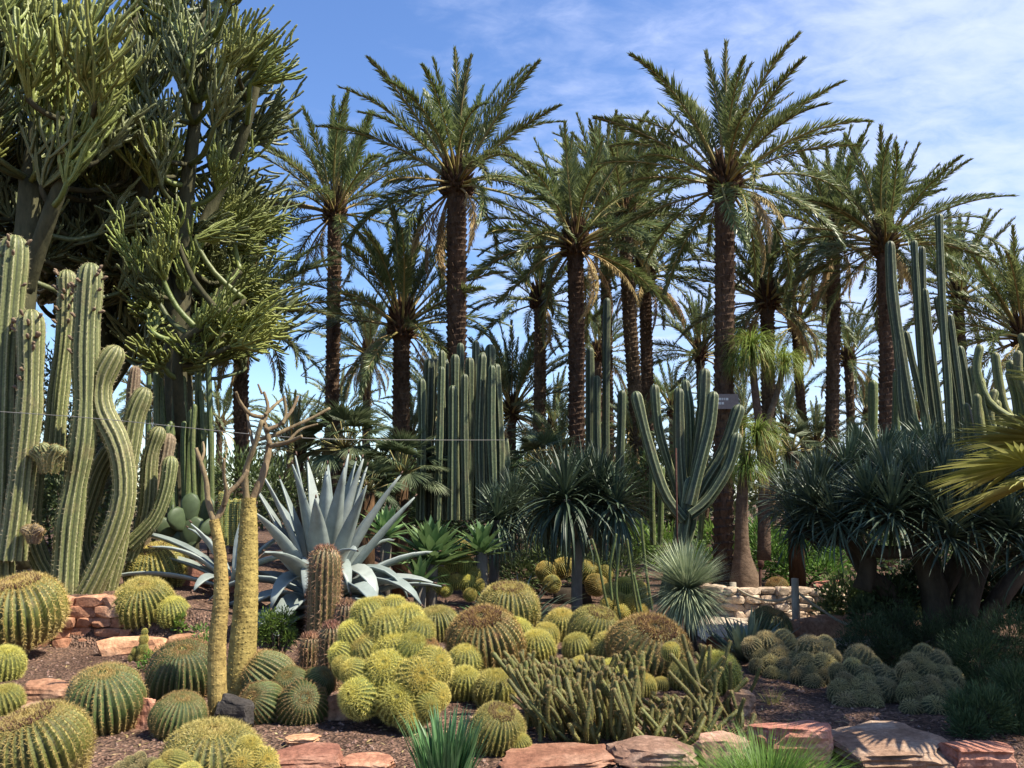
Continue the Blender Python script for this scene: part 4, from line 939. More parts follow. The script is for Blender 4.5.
# red spined barrels
def tallbarrel(px, y0, y1, wpx, label, Y=None):
    b = G(px, y1); s = (b.y / ray(px, y1).y) / F; t = thing('red_barrel_cactus', label, 'cactus', b, 'red spined barrels'); r = wpx * s / 2; H = (y1 - y0) * s * .97 - r
    mb, sm, cm = MB(), MB(), MB(); pth = [(0, 0, H * i / 11) for i in range(12)]; rad = [r * (.82 + .18 * math.sin(min(1.57, i * .35))) for i in range(12)]
    ribtube(mb, pth, rad, 17, .2, sm, .05, .0024, .035, 5, int(px)); link('body', mb.mesh('body', MT['red_flesh']), t); link('spines', sm.mesh('spines', MT['sp_red'], False), t)
    rnd = random.Random(int(px))
    for i in range(160):
        u = rnd.random() ** .5 * r * .7; a = rnd.uniform(0, 6.28); spine(cm, Vector((math.cos(a) * u, math.sin(a) * u, H + r * 1.05 * math.sqrt(1 - (u / r) ** 2))), Vector((rnd.uniform(-.5, .5), rnd.uniform(-.5, .5), 1)).normalized(), .05, .005, rnd)
    link('woolly_crown', cm.mesh('woolly_crown', MT['sp_red'], False), t)
tallbarrel(322, 546, 668, 33, 'tall cylindrical cactus with red spined top before the grey agave')
tallbarrel(345, 602, 672, 25, 'short red topped barrel to the right of the tall red one')
tallbarrel(330, 625, 690, 25, 'red spined barrel in front of the tall red one')
tallbarrel(309, 636, 682, 22, 'lowest red spined barrel, left foot of the tall red one')

# ------------------------------------------------------------------ trailing snake cacti
def snakes(label, x0, x1, ybase, ytop0, ytop1, n, wpx, Yc, seed, lean=(-14, 20)):
    rnd = random.Random(seed); cx_ = (x0 + x1) / 2; b = G(cx_, ybase); wpx *= .86; Yc = Yc or b.y; b = P(cx_, ybase, Yc); b.z = gz(b.x, b.y); t = thing('snake_cactus', label, 'cactus', b, 'trailing snake cacti')
    for i in range(n):
        x = rnd.uniform(x0, x1); dY = rnd.uniform(0, 1) ** 1.2 * .9; Y = Yc + dY; yb = 500 + (ybase - 500) * Yc / Y; q = rnd.random()
        yt = ytop0 + (ytop1 - ytop0) * (x - x0) / max(1, x1 - x0) + (yb - ytop0) * .6 * (1 - dY / .9) * rnd.uniform(.5, 1.2); l = rnd.uniform(*lean); yt = min(yt, yb - 14)
        bx = P(x, yb, Y) - b; bx.z = gz(x=bx.x + b.x, y=Y) - b.z - .01
        tp = P(x + l, yt, Y + rnd.uniform(-.12, .1)) - b; md = bx.lerp(tp, .5) + Vector((rnd.uniform(-.06, .06) - l * .0015, rnd.uniform(-.08, .02), -.02))
        r = wpx * S(Y, 680) * .5 * rnd.uniform(.8, 1.15); k = 12; mb = MB(); sm = MB()
        ribtube(mb, spline([tuple(bx), tuple(md), tuple(tp)], k), [r * (.85 + .05 * math.sin(j * 1.7 + i)) for j in range(k)], 10, .13, sm, .011, .0011, .024, 2, i, 2)
        link('stem', mb.join(sm, 1).mesh('stem', [MT['snake'], MT['sp_brown']]), t)
snakes('tangle of upright snake like cactus stems at front centre', 526, 596, 740, 646, 664, 99, 6.2, 5.95, 1, (-34, 4))
snakes('denser shorter tangle of thin finger stems right of the first tangle', 578, 640, 742, 656, 652, 86, 6.2, 5.9, 2, (-18, 10))
snakes('low sprawling finger stems under the domed barrel', 642, 704, 740, 700, 694, 44, 6.2, 5.85, 3, (-30, 26))
snakes('tall arching snake cactus stems beside the tan rock', 690, 738, 732, 630, 668, 26, 5.8, 6.1, 4, (-36, 30))
# ------------------------------------------------------------------ agaves and other rosettes
agp = lambda s: (.55 + 1.1 * s if s < .4 else .99 * (1 - ((s - .4) / .6) ** 1.7)) + .01
def agave(label, base, leaves, name='agave', cat='agave', mat='agave', seg=9, fold=.28):
    t = thing(name, label, cat, base)
    for (az, el, L, W, dr, dz) in leaves:
        mb = MB(); r = random.Random(int(az * 1000)); blade(mb, (math.cos(az) * .08, math.sin(az) * .08, dz), az, el, L, W, dr, seg, fold, agp, None, r, True, r.uniform(-.35, .35))
        tb = MB(); V = [Vector(v) for v in mb.V]
        spine(tb, V[-2], (V[-2] - V[-5]).normalized(), .05, .008, r)
        o = link('leaf', mb.join(tb, 1).mesh('leaf', [MT[mat], MT['thorn']]), t); md = o.modifiers.new('thickness', 'SOLIDIFY'); md.thickness = .018; md.offset = -1
    return t
rnd = random.Random(6); Ya = 10.6; b = P(322, 600, Ya); b.z = gz(b.x, b.y); L_ = []
for i in range(54):
    u = (i + .5) / 54; el = 86 - 82 * u; L = (1.62 if u < .6 else 1.3) * rnd.uniform(.85, 1.08)
    L_.append((i * 2.39996 + rnd.uniform(-.25, .25), R(el) + rnd.uniform(-.08, .08), L, .215 * rnd.uniform(.85, 1.15) * (1.4 if u > .45 else 1), rnd.uniform(.05, .35) if u < .4 else rnd.uniform(.5, 1.8), .5 - .3 * u))
L_ += [(R(5), R(34), 1.45, .16, .75, .2), (R(-12), R(50), 1.25, .24, 2.0, .5), (R(-40), R(55), 1.2, .25, 2.2, .5), (R(-75), R(50), 1.1, .25, 2.1, .5), (R(-110), R(45), 1.15, .25, 1.9, .5), (R(-60), R(62), 1.2, .24, 2.3, .55), (R(-25), R(35), 1.15, .24, 1.6, .35), (R(-90), R(60), 1.1, .24, 2.4, .6)]
agave('large blue grey agave with sharp upright leaves at left of centre', b, L_)
b = P(232, 606, 10.75); b.z = gz(b.x, b.y)
L_ = [(R(180), R(38), 1.5, .17, .62, .32), (R(172), R(30), 1.35, .17, .60, .22), (R(188), R(20), 1.5, .16, .55, .16), (R(200), R(48), 1.0, .16, .8, .25), (R(150), R(55), 1.0, .16, .7, .3), (R(20), R(60), .95, .16, .8, .3), (R(-20), R(45), .95, .17, 1.0, .25),
      (R(90), R(75), 1.0, .15, .3, .3), (R(250), R(40), .7, .16, 1.5, .2), (R(300), R(50), .75, .16, 1.6, .2), (R(60), R(80), .9, .15, .2, .3), (R(215), R(66), .8, .15, .4, .3)]
agave('second grey agave throwing long arching leaves to the left behind the yellow trunks', b, L_)
def attenuata(label, px, py, Y, rad, seed, n=70):
    rnd = random.Random(seed); c = P(px, py, Y); g = gz(c.x, c.y); s = S(Y, py); t = thing('green_agave', label, 'agave', (c.x, c.y, g), 'green agave rosettes')
    mb = MB(); tube(mb, [(0, 0, -.05), (0, 0, c.z - g)], [.07, .08], 8); link('stem', mb.mesh('stem', MT['grey_bark']), t); mb = MB()
    for i in range(n):
        u = (i + .5) / n; blade(mb, (0, 0, c.z - g + .05 - .1 * u), i * 2.4, R(87 - 78 * u), rad * s * rnd.uniform(.85, 1.1) * (.75 + .3 * u), rad * s * .21, rnd.uniform(.1, .45), 6, .2, agp, None, rnd)
    link('leaf_rosette', mb.mesh('rosette', MT['agave_green']), t)
attenuata('broad green agave rosette in sun right of the grey agave', 432, 562, 11.4, 54, 1)
attenuata('green agave rosette behind, close to the grey agave tips', 386, 536, 12.2, 38, 2, 34)
attenuata('green agave rosette leaning toward the young dragon tree', 482, 552, 11.6, 40, 3, 36)
attenuata('green agave rosette low in shade below the broad one', 420, 584, 11.0, 34, 4, 30)
def strap(label, px, py, n, L, W, mat, seed, name, cat, el=(55, 88), drp=(.2, .8), spread=.12, Y=None, prof=None):
    rnd = random.Random(seed); b = G(px, py) if Y is None else P(px, py, Y)
    if Y is not None: b.z = gz(b.x, b.y)
    t = thing(name, label, cat, b); mb = MB()
    for i in range(n):
        a = rnd.uniform(0, 6.283); u = math.sqrt(rnd.random()); blade(mb, (math.cos(a) * u * spread, math.sin(a) * u * spread, -.01), a + rnd.uniform(-.5, .5), R(el[1] - (el[1] - el[0]) * u) + rnd.uniform(-.1, .1), L * rnd.uniform(.6, 1.1), W * rnd.uniform(.8, 1.2), rnd.uniform(*drp), 5, .2, prof, None, rnd, W > .012)
    link('blades', mb.mesh('blades', MT[mat]), t); return t
strap('tuft of blue green strap leaves at the bottom beside the small front barrel', 445, 785, 190, .43, .020, 'bulb', 1, 'bulb_plant', 'plant', (70, 89), (.0, .35), .125, 5.1, lambda s: (1 - s ** 3))
strap('bright green grass tuft in front of the red boulder', 766, 790, 2600, .50, .0055, 'grass', 2, 'grass_tuft', 'grass tuft', (30, 88), (.2, 1.0), .20, 5.0)
strap('dark narrow strap leaves in shade right of the small yellow heads', 520, 606, 150, .75, .04, 'aloe', 3, 'strap_plant', 'plant', (25, 85), (.3, 1.1), .35, 11.2)
strap('bluish strap leaved tuft between the agave rosettes and the dark plants', 497, 592, 40, .5, .05, 'bulb', 4, 'strap_plant', 'plant', (40, 85), (.2, .8), .12, 11.0)
strap('striped grey aloe with stiff pointed leaves near the fence post', 748, 676, 60, .60, .06, 'aloe', 5, 'aloe', 'aloe', (30, 85), (-.1, .3), .08, 8.9, agp)
strap('thin dry grassy weed on the gravel by the clustered mound', 772, 704, 60, .16, .004, 'pony_dry', 6, 'weed', 'weed', (40, 88), (.1, .7), .06)
strap('dry tan grass leaves hanging over the tan rock', 722, 742, 40, .30, .006, 'pony_dry', 7, 'weed', 'weed', (20, 70), (.8, 1.8), .05)

# ------------------------------------------------------------------ dragon trees
def rosette(seed, n, W, elmin, drop):
    rnd = random.Random(seed); mb = MB()
    for i in range(n):
        u = (i + .5) / n; blade(mb, (0, 0, .06 - .16 * u), i * 2.39996 + rnd.uniform(-.2, .2), R(88 - (88 - elmin) * u) + rnd.gauss(0, .1), rnd.uniform(.8, 1.1) * (.8 + .25 * u), W, drop * (.25 + u) * rnd.uniform(.6, 1.3), 5, .25, lambda s: (.8 + .6 * s if s < .3 else (1 - ((s - .3) / .7) ** 2) * .98) + .01, None, rnd)
    return mb.mesh('rosette', MT['draco'])
DY = [rosette(i, 190, .040, -62, .9) for i in range(4)]; DR = [rosette(i + 4, 170, .044, -28, .55) for i in range(4)]
t0 = P(577, 610, 11.9); t0.z = gz(t0.x, t0.y); t = thing('young_dragon_tree', 'young dragon tree with one pale stem and a shaggy round head of drooping leaves', 'dragon tree', t0)
s = S(11.9, 520); mb = MB(); hd = P(578, 540, 11.9) - t0; tube(mb, spline([(0, 0, -.1), (.0, 0, hd.z * .5), tuple(hd)], 8), [.085, .08, .078, .076, .076, .076, .08, .09], 10); link('trunk', mb.mesh('trunk', MT['grey_bark']), t)
for (px, py, dY, l) in ((566, 498, -.25, 82), (600, 496, .1, 80), (584, 490, .45, 78), (548, 504, .3, 72), (616, 506, -.1, 68)):
    h = P(px, py, 11.9 + dY) - t0; mb = MB(); tube(mb, [tuple(hd), tuple(hd.lerp(h, .5) + Vector((0, 0, -.03))), tuple(h)], [.07, .06, .055], 8); bo = link('branch', mb.mesh('branch', MT['grey_bark']), t)
    link('leaf_rosette', DY[rnd.randrange(4)], bo, T(h, l * s * .84, rnd.uniform(0, 6)))
Yd = 9.6; t0 = P(905, 648, Yd); t0.z = gz(t0.x, t0.y); t = thing('dragon_tree', 'wide spreading dragon tree with many dark leaf rosettes shading the right side', 'dragon tree', t0)
rz_ = []; rnd = random.Random(12)
for (px, py, dY) in ((800, 512, .2), (822, 486, -.2), (846, 470, .3), (868, 500, -.9), (880, 464, .2), (908, 458, .8), (915, 484, -.6), (940, 470, .3), (838, 520, -.7), (892, 512, -1.1), (930, 506, -1.1), (960, 488, -.4), (972, 520, -1.1), (1000, 500, -.4), (1010, 530, -1.2), (985, 470, .5), (1030, 480, .2), (1050, 520, -.6), (860, 450, 1.0), (930, 452, 1.3), (808, 492, .9), (950, 534, -1.3), (1015, 462, 1.0), (1070, 490, .4), (1045, 548, -1.3), (875, 476, 1.6), (985, 448, 1.7), (815, 505, -.5), (856, 512, -.5), (905, 500, -.2), (890, 486, -.8), (945, 492, -.9), (970, 500, -.2), (870, 484, .6), (925, 480, .9), (835, 500, .5), (1000, 482, -.8), (790, 498, .6), (800, 530, -.3)):
    rz_.append(P(px, py, Yd + dY))
trunks = [([(862, 590), (868, 560), (850, 535), (842, 510)], .10, -.2), ([(938, 645), (936, 600), (925, 560), (915, 520)], .17, 0), ([(906, 640), (890, 595), (868, 575), (850, 545)], .12, .2), ([(955, 640), (970, 590), (985, 550), (995, 520)], .14, -.1), ([(935, 600), (960, 560), (965, 530), (950, 500)], .11, .2), ([(962, 645), (1005, 590), (1040, 550), (1052, 520)], .12, .1)]
ends = []
for pl, r, dY in trunks:
    w = [tuple(P(x, y, Yd + dY) - t0) for x, y in pl]
    if pl[0][1] > 630: w[0] = (w[0][0], w[0][1], gz(w[0][0] + t0.x, w[0][1] + t0.y) - t0.z - .1)
    mb = MB(); sp_ = spline(w, 14); tube(mb, sp_, [r * (1 - .35 * i / 13) for i in range(14)], 10); link('trunk', mb.mesh('trunk', MT['dragon_bark']), t); ends += [Vector(q) for q in sp_[6:]]
for p in rz_:
    q = p - t0; e = min(ends, key=lambda v: (v - q).length + max(0, v.z - q.z) * 2); mb = MB()
    tube(mb, spline([tuple(e), tuple(e.lerp(q, .55) + Vector((0, 0, -.10))), tuple(q)], 8), [.075 - .003 * i for i in range(8)], 8); bo = link('branch', mb.mesh('branch', MT['dragon_bark']), t)
    link('leaf_rosette', DR[rnd.randrange(4)], bo, T(q, rnd.uniform(.48, .64), rnd.uniform(0, 6), rnd.uniform(-.35, .35), rnd.uniform(-.35, .35)))
t0 = P(492, 560, 13.0); t0.z = gz(t0.x, t0.y); t = thing('young_dragon_tree', 'dim narrow leaved rosette plant behind and left of the young dragon tree', 'dragon tree', t0)
h = P(497, 520, 13) - t0; mb = MB(); tube(mb, [(0, 0, -.1), tuple(h)], [.08, .07], 8); link('trunk', mb.mesh('trunk', MT['grey_bark']), t); link('leaf_rosette', DY[1], t, T(h, .8, 1.)); link('leaf_rosette', DY[2], t, T(h + Vector((.25, .2, .2)), .75, 2.))

# yucca ball
Yy = 8.95; t0 = G(690, 652); t = thing('spiky_yucca', 'round silvery green yucca ball of thin needles on a short trunk', 'yucca', t0); s = S(t0.y, 595); c = P(687, 590, t0.y) - t0
mb = MB(); tube(mb, spline([(0, 0, -.08), (.02, 0, c.z * .4), tuple(c)], 6), [.055, .06, .065, .07, .07, .06], 10); link('trunk', mb.mesh('trunk', MT['dragon_bark']), t)
mb = MB(); rnd = random.Random(4)
for i in range(1500):
    u = (i + .5) / 1500; blade(mb, c, i * 2.39996, math.asin(1 - 1.72 * u), 56 * s * rnd.uniform(.8, 1.1), .0125, rnd.uniform(.03, .3) + .25 * (u > .4), 4, 0, lambda q: 1 - q ** 4, None, rnd, False)
link('needle_ball', mb.mesh('needles', MT['yucca']), t)

# ponytail trees
def tuft(seed, n=420):
    rnd = random.Random(seed); mb = MB()
    for i in range(n):
        blade(mb, (0, 0, 0), rnd.uniform(0, 6.283), R(rnd.uniform(5, 88)), rnd.uniform(.8, 1.15), .020, rnd.uniform(1.6, 2.7), 7, 0, None, None, rnd, False)
    return mb
TF = [tuft(i).mesh('tuft', MT['pony']) for i in range(3)]; TD = [tuft(i + 5, 160).mesh('tuft', MT['pony_dry']) for i in range(2)]
def ponytail(label, base, Y, stems, tufts, bulge, basez=None):
    b = P(base[0], base[1], Y); b.z = gz(b.x, b.y); t = thing('ponytail_tree', label, 'ponytail tree', b); s = S(Y, 480)
    for pl, rs in stems:
        w = [tuple(P(x, y, Y) - b) for x, y in pl]; w[0] = (w[0][0], w[0][1], max(w[0][2], -.1)) if pl[0][1] > 560 else w[0]
        sp_ = spline(w, 14); rr = spline([(r,) for r in rs], 14); mb = MB(); tube(mb, sp_, [r[0] * s for r in rr], 12); link('trunk', mb.mesh('trunk', MT['pony_bark']), t)
    for i, (px, py, r) in enumerate(tufts):
        p = P(px, py, Y) - b; o = link('leaf_tuft', TF[i % 3], t, T(p, r * s, i * 1.3)); link('dry_leaves', TD[i % 2], t, T(p + Vector((0, 0, -.12)), r * s * .95, i))
ponytail('ponytail tree with swollen brown base and a low yellowish tuft beside the tallest trunk', (745, 600), 13.2, [([(746, 606), (745, 580), (742, 550), (742, 500), (746, 450)], [18, 15, 8, 6, 5])], [(757, 438, 42), (748, 470, 36)], 1)
ponytail('taller ponytail tree behind with two bright green drooping heads', (764, 560), 14.6, [([(764, 560), (764, 500), (762, 440), (756, 400), (752, 358)], [7, 6, 5, 4, 3.5]), ([(762, 445), (770, 415), (778, 390), (783, 368)], [4, 3.5, 3, 3])], [(752, 352, 44), (742, 366, 30), (785, 366, 36)], 0)

# fan palms
def fan(seed, n=34, spread=2.5, droop=.4):
    rnd = random.Random(seed); mb = MB()
    for i in range(n):
        a = -spread / 2 + spread * i / (n - 1); blade(mb, (0, 0, 0), a, rnd.uniform(-.04, .04), (1 - .28 * (abs(a) / (spread / 2)) ** 2) * rnd.uniform(.92, 1.04), .058, droop * rnd.uniform(.5, 1.4), 6, .45 * (1 if i % 2 else .6), lambda s: (.28 + 1.5 * s if s < .48 else 1.0 * (1 - (s - .48) / .52)) + .01, None, rnd)
    return mb
FN = [fan(i).mesh('fan', MT['fanleaf']) for i in range(3)]; FY = [fan(9 + i, 40, 2.7, .25).mesh('fan', MT['fanyellow']) for i in range(2)]
def fanpalm(label, px, py, Y, rad, n, seed, trunk=True):
    rnd = random.Random(seed); c = P(px, py, Y); g = gz(c.x, c.y); s = S(Y, py); t = thing('fan_palm', label, 'fan palm', (c.x, c.y, g), 'blue green fan palms'); h = Vector((0, 0, c.z - g))
    mb = MB(); tube(mb, [(0, 0, -.1), tuple(h)], [.14, .11], 10); link('trunk', mb.mesh('trunk', MT['palm_boot']), t)
    for i in range(n):
        u = (i + .5) / n; az = i * 2.4 + rnd.uniform(-.3, .3); el = R(78 - 95 * u); d = Vector((math.cos(az) * math.cos(el), math.sin(az) * math.cos(el), math.sin(el))); L = rad * s * .55; q = h + d * L
        mb = MB(); tube(mb, [tuple(h), tuple(h + d * L * .5), tuple(q)], [.014, .011, .009], 5); pe = link('petiole', mb.mesh('petiole', MT['rachis']), t)
        link('fan_leaf', FN[rnd.randrange(3)], pe, T(q, rad * s * .55, az, rnd.uniform(-.4, .4), -el + .35))
fanpalm('blue green fan palm behind the agave, left of the pipe organ stand', 345, 450, 14.6, 56, 30, 1)
fanpalm('shaded fan palm between the low palm trunk and the pipe organ stand', 402, 476, 14.2, 54, 30, 2)
fanpalm('small fan palm low behind the green agave rosettes', 368, 492, 13.4, 40, 22, 3)
fanpalm('dim fan palm at the foot of the shaggy palm trunk', 545, 468, 15.5, 46, 22, 4)
fanpalm('green fan leaved plant between the ponytail and the dragon tree', 792, 452, 14.8, 36, 18, 5)
b = Vector((4.35, 6.0, gz(4.35, 6.0))); t = thing('yellow_fan_palm', 'yellow green fan palm reaching in from the right edge in bright sun', 'fan palm', b)
mb = MB(); hz = P(1040, 470, 6.0).z + .1 - b.z; tube(mb, spline([(0, 0, -.1), (.03, 0, hz * .5), (0, 0, hz)], 10), [.16, .15, .15, .14, .14, .14, .13, .13, .13, .12], 12); link('trunk', mb.mesh('trunk', MT['palm_boot']), t)
for i, (tx, ty, Y, sc2, az, roll, ryy) in enumerate(((1026, 464, 5.6, .68, 180, .35, -.02), (1032, 484, 5.4, .62, 192, .3, .12), (1046, 440, 6.1, .66, 172, .3, -.2), (1085, 470, 5.6, .8, 250, 0, .2), (1100, 400, 6.3, .8, 20, .2, -.3), (1090, 430, 6.4, .8, 100, .2, -.2), (1075, 500, 6.0, .7, 300, .2, .4), (1110, 385, 6.0, .75, 330, .1, -.6), (1105, 440, 5.8, .75, 345, .2, .1), (1120, 430, 6.3, .75, 45, -.2, .1), (1095, 395, 6.4, .7, 130, .1, -.5), (1090, 500, 5.7, .65, 265, .1, .5), (1120, 490, 6.1, .65, 15, .1, .5))):
    q = P(tx, ty, Y) - b; mb = MB(); tube(mb, spline([(0, 0, hz), tuple((q + Vector((0, 0, hz))) * .5 + Vector((0, 0, .05))), tuple(q)], 8), .013, 5); pe = link('petiole', mb.mesh('petiole', MT['rachis']), t)
    link('fan_leaf', FY[i % 2], pe, T(q, sc2, R(az), roll, ryy))

# ------------------------------------------------------------------ branching succulents with yellow scaly trunks
def scaly(name, label, base, Y, trunk, rs, limbs, seed):
    b = P(base[0], base[1], Y); b.z = gz(b.x, b.y); t = thing(name, label, 'succulent tree', b, 'yellow trunked succulent trees'); s = S(Y, 560)
    w = [tuple(P(x, y, Y) - b) for x, y in trunk]; w[0] = (w[0][0], w[0][1], -.08); k = 40; path = spline(w, k); rr = spline([(r * s,) for r in rs], k); rad = [r[0] for r in rr]
    mb = MB(); tube(mb, path, rad, 20); fr = frames(path); rnd = random.Random(seed); L = sum((Vector(path[i + 1]) - Vector(path[i])).length for i in range(k - 1)); rows = int(L / .036)
    for j in range(rows):     # small raised leaf scars in a spiral
        f = (j + .5) / rows * (k - 1); i = min(int(f), k - 2); u = f - i; p = fr[i][0].lerp(fr[i + 1][0], u); tt, x, y = fr[i][1:]; r = rad[i] * (1 - u) + rad[i + 1] * u; per = max(8, int(6.28 * r / .036))
        for c in range(per):
            a = 6.2832 * (c + (j % 2) * .5) / per + rnd.uniform(-.14, .14); nn = x * math.cos(a) + y * math.sin(a); sd = tt.cross(nn); q = p + nn * r + tt * rnd.uniform(-.008, .008); h = .0135 * rnd.uniform(.5, 1.25)
            A = mb.v(q - sd * h, .3); B = mb.v(q + tt * h * .9 + nn * .002, .6); C = mb.v(q + sd * h, .3); D = mb.v(q - tt * h, .3); E = mb.v(q + nn * rnd.uniform(.002, .006) + tt * h * .25, 1)
            mb.f(A, D, E); mb.f(D, C, E); mb.f(C, B, E); mb.f(B, A, E)
    link('trunk', mb.mesh('trunk', MT['gold_bark'], False), t)
    for pl, r0, r1, dY in limbs:
        w = [tuple(P(x, y, Y + dY * i / (len(pl) - 1)) - b) for i, (x, y) in enumerate(pl)]; mb = MB(); tube(mb, spline(w, 16), [(r0 + (r1 - r0) * i / 15) * .66 * s * (1 + .1 * math.sin(i * 2 + seed)) for i in range(16)], 9); link('branch', mb.mesh('branch', MT['branch']), t)
scaly('yellow_trunk_succulent', 'thick golden scaly trunk with bare brown branches at left of centre', (243, 706), 6.75, [(240, 706), (242, 660), (246, 600), (248, 540), (249, 498)], [15, 13.5, 11.5, 9.5, 7],
      [([(250, 505), (262, 478), (268, 455), (270, 440)], 6.5, 4.5, .1), ([(247, 502), (245, 482), (247, 466), (255, 445), (262, 420)], 5.5, 3.5, -.1), ([(270, 445), (266, 428), (262, 416)], 4.5, 3, .1), ([(263, 424), (268, 408), (264, 392)], 3.4, 2.2, .1), ([(265, 415), (275, 405), (284, 398)], 3, 2, .2), ([(261, 417), (250, 414), (240, 402), (236, 392)], 3.4, 2.2, -.2), ([(266, 430), (280, 424), (292, 410), (298, 396)], 3.5, 2.2, .2),
       ([(270, 446), (288, 442), (302, 436)], 3.8, 2.4, -.1), ([(256, 440), (272, 436), (290, 428), (312, 418), (330, 408)], 3.8, 2.2, .25), ([(283, 424), (286, 412), (284, 396)], 3, 2, .1), ([(254, 448), (250, 430), (247, 414)], 3, 2, .2), ([(288, 442), (300, 430), (318, 424)], 2.6, 1.6, .1), ([(262, 394), (258, 384)], 2, 1.4, 0)], 1)
scaly('yellow_trunk_succulent', 'slimmer yellow scaly trunk just left of the thick one, forked on top', (216, 716), 6.42, [(219, 716), (217, 650), (221, 600), (220, 555), (214, 520)], [9.5, 8.6, 7.4, 6, 4.8],
      [([(214, 522), (208, 500), (206, 480), (200, 460), (196, 448)], 5, 2.8, 0), ([(214, 522), (222, 510), (228, 494), (238, 484), (248, 470)], 5, 3, .1), ([(224, 506), (226, 490), (224, 476), (224, 458)], 3.4, 2.2, -.1), ([(201, 462), (204, 452), (203, 442)], 2.6, 1.6, .1)], 2)

# prickly pear
t0 = P(186, 548, 12.0); t0.z = gz(t0.x, t0.y); t = thing('prickly_pear', 'prickly pear with broad dull green pads behind the leaning column', 'cactus', t0)
def pad(mb, c, w, h, az, tilt):
    V, Fc = ico(2); b = len(mb.V); rot = Matrix.Rotation(az, 3, 'Z') @ Matrix.Rotation(tilt, 3, 'Y')
    for v in V: mb.v(Vector(c) + rot @ Vector((v.x * w * (.78 + .22 * v.z), v.y * .035, v.z * h)), 0)
    for f in Fc: mb.f(*(b + i for i in f))
for (px, py, w, h, az, ti, dY) in ((190, 510, 9, 13, .3, 0, 0), (206, 512, 9, 12, -.5, .4, .1), (178, 520, 10, 10, .9, -.6, -.1), (172, 508, 8, 11, -1.1, -.9, .2), (192, 532, 12, 12, .2, .1, 0), (210, 528, 9, 9, .8, 1.2, -.1), (166, 528, 9, 9, .5, -1.2, 0), (184, 545, 12, 12, 0, 0, 0)):
    s = S(12, 520); mb = MB(); pad(mb, P(px, py, 12 + dY) - t0, w * s * 1.35, h * s * 1.35, az, ti); link('pad', mb.mesh('pad', MT['pad']), t)
# little branched cactus and weeds left
t0 = G(141, 662); t = thing('small_cactus', 'tiny knobbly yellow green cactus in front of the stone edging', 'cactus', t0); s = S(t0.y, 650)
for (dx, z, r) in ((0, .05, .045), (.01, .13, .05), (.015, .22, .045), (-.06, .10, .04), (-.09, .04, .04), (.07, .08, .035), (.02, .29, .03)):
    o = link('joint', GL['head', 0][0], t, T((dx, 0, z), (r, r, r * 1.2))); link('spines', GL['head', 0][1], o)
# ------------------------------------------------------------------ shrubs
def shrub(label, base, Y, clumps, n, L, W, mat, seed, name='shrub', cat='shrub', upb=.5, bark_='dragon_bark', shell=.35):
    """clumps: (px,py,r px,dY)"""
    b = G(*base) if Y is None else P(base[0], base[1], Y); Y = b.y; b.z = gz(b.x, b.y); t = thing(name, label, cat, b); cl = []
    for (px, py, r, dY) in clumps: cl.append((P(px, py, Y + dY) - b, r * S(Y + dY, py)))
    mb = MB(); leafcloud(mb, cl, n, L, W, seed, upb, shell); link('foliage', mb.mesh('foliage', MT[mat], False), t)
    mb = MB()
    for c, r in cl: tube(mb, spline([(c.x * .3, c.y * .3, -.05), tuple(c * .55), tuple(c)], 6), [.022, .02, .018, .016, .012, .006], 5)
    link('stems', mb.mesh('stems', MT[bark_]), t); return t
shrub('small bright leaved bush between the thick yellow trunk and the red cactus', (277, 668), None, [(270, 622, 13, 0), (284, 620, 13, .05), (277, 634, 17, .1), (264, 636, 10, 0), (290, 638, 9, 0)], 3400, .036, .012, 'bright', 1, shell=.2)
shrub('small green weed in front of the shaded golden barrel', (179, 640), None, [(179, 628, 6, 0), (180, 620, 4, 0)], 90, .06, .03, 'bright', 2, 'weed', 'weed')
shrub('leafy weeds behind the green barrels by the thin yellow trunk', (160, 672), None, [(152, 660, 10, 0), (166, 656, 10, .1), (200, 632, 9, .5), (206, 645, 10, .3), (145, 668, 8, 0)], 650, .045, .015, 'bright', 3, 'weed', 'weed')
JC = [('dark juniper bush in shade under the dragon tree', (900, 668), 8.6, [(870, 640, 26, 0), (900, 632, 28, .2), (930, 640, 26, 0), (890, 655, 24, -.2), (850, 648, 16, -.1), (958, 632, 24, .3)], 7000, 4),
      ('spreading juniper at the right edge above the dark rock', (990, 708), 7.2, [(975, 660, 32, 0), (1010, 640, 36, .2), (1030, 680, 36, 0), (955, 672, 18, .1), (990, 690, 28, -.2)], 8000, 5),
      ('feathery juniper spilling over the rocks at the lower right corner', (1000, 760), 6.2, [(985, 712, 26, 0), (1012, 722, 30, .1), (968, 728, 18, -.1), (1020, 690, 26, .2), (960, 708, 14, 0), (1030, 750, 30, 0)], 8000, 6)]
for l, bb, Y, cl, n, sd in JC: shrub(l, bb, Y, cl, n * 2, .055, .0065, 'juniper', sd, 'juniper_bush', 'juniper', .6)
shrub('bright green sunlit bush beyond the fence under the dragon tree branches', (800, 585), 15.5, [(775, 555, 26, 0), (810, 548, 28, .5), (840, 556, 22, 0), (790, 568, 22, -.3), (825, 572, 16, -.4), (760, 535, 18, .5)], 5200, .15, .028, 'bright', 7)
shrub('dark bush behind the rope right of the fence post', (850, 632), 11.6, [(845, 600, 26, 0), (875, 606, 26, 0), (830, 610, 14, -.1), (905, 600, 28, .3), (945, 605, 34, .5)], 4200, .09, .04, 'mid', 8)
shrub('green bush glimpsed behind the candelabra cactus trunk', (715, 575), 16.5, [(712, 540, 20, 0), (735, 555, 18, 0), (665, 548, 22, 0), (640, 540, 20, .4), (700, 565, 18, -.2)], 4200, .14, .026, 'bright', 9)
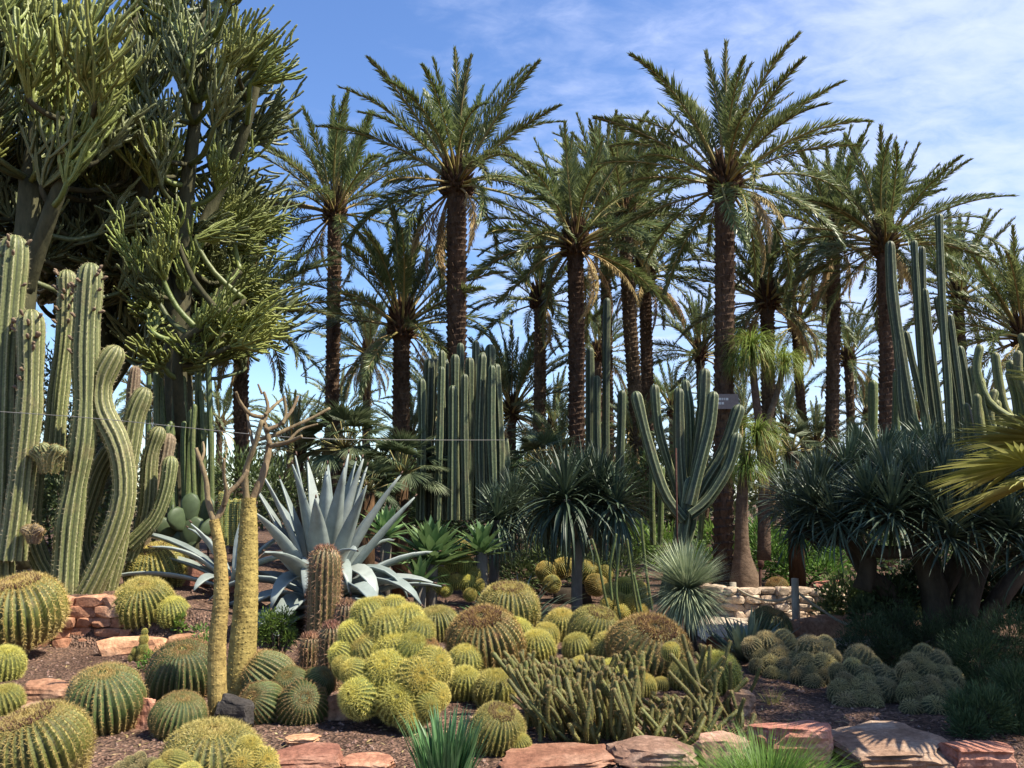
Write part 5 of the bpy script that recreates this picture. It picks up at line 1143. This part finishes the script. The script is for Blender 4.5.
shrub('tangled dark bush behind the yellow barrels in shade', (560, 600), 14.4, [(520, 575, 24, 0), (545, 560, 26, .2), (585, 570, 26, 0), (620, 570, 24, .2), (500, 560, 24, .5)], 4200, .12, .03, 'mid', 10)
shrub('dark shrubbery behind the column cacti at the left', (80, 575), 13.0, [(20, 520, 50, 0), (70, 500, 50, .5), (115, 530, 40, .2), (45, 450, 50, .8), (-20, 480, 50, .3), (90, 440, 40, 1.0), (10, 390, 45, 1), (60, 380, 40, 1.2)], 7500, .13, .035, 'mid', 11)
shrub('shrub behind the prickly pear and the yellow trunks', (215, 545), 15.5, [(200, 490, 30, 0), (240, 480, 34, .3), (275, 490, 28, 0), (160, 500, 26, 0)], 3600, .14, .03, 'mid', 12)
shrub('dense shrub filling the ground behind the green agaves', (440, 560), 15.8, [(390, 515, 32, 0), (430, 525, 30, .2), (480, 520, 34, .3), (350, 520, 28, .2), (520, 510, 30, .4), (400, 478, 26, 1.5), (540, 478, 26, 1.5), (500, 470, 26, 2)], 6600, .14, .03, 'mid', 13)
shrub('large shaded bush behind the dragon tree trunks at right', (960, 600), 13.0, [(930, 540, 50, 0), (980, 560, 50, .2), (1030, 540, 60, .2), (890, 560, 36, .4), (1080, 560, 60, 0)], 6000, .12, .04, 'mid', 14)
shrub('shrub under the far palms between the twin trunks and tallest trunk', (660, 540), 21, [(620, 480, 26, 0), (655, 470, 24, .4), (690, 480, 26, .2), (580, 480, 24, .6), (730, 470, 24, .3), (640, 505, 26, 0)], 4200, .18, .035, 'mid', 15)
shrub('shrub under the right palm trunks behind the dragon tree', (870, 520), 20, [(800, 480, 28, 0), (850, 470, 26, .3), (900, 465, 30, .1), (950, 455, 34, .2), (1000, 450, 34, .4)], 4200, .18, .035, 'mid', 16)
shrub('dark bush added to fill the shade between the dragon tree trunks', (935, 640), 9.75, [(890, 600, 24, .1), (925, 585, 26, .5), (960, 600, 26, .5), (1000, 590, 30, .4), (865, 615, 16, -.2), (1035, 600, 30, .2)], 6000, .09, .03, 'juniper', 21)  # added dark fill that deepens the shade under the dragon tree
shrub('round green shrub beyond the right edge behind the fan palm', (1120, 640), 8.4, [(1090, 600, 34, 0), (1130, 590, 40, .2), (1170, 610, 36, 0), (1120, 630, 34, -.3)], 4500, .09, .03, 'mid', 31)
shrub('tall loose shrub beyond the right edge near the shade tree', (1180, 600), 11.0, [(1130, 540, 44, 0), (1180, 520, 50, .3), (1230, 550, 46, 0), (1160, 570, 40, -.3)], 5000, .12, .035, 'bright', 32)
# off to the right: the tree whose shade falls over the lower right corner
t0 = Vector((9.0, 6.7, gz(9.0, 6.7)))
mb = MB(); tube(mb, spline([(0, 0, -.1), (.1, 0, 2.5), (-.1, .1, 5.2), (0, 0, 7.6)], 12), [.22 - .01 * i for i in range(12)], 10)
t = thing('shade_tree', 'leafy shade tree just outside the right edge', 'tree', t0); link('trunk', mb.mesh('trunk', MT['grey_bark']), t)
mb = MB(); rnd = random.Random(3); cl = [(Vector((rnd.uniform(-2.2, 2.2), rnd.uniform(-1.6, 2.0), rnd.uniform(6.4, 9.0))), rnd.uniform(.6, 1.1)) for _ in range(18)]; leafcloud(mb, cl, 6500, .2, .08, 5, .2, .3); link('crown', mb.mesh('crown', MT['mid'], False), t)
# distant undergrowth of the grove: one mass
mb = MB(); rnd = random.Random(8)
cl = [(Vector((x, rnd.uniform(40, 50), rnd.uniform(.2, 3.2))), rnd.uniform(1.2, 2.2)) for x in [rnd.uniform(-45, 48) for _ in range(130)]]
cl += [(Vector((x, rnd.uniform(29, 36), rnd.uniform(.2, 2.6))), rnd.uniform(1.0, 1.7)) for x in [rnd.uniform(-30, 32) for _ in range(90)]]
leafcloud(mb, cl, 44000, .55, .14, 9, .5, .3); o = link('far_undergrowth', mb.mesh('far_undergrowth', MT['dim'], False)); tag(o, 'hazy green undergrowth of the palm grove far behind', 'undergrowth', kind='stuff')
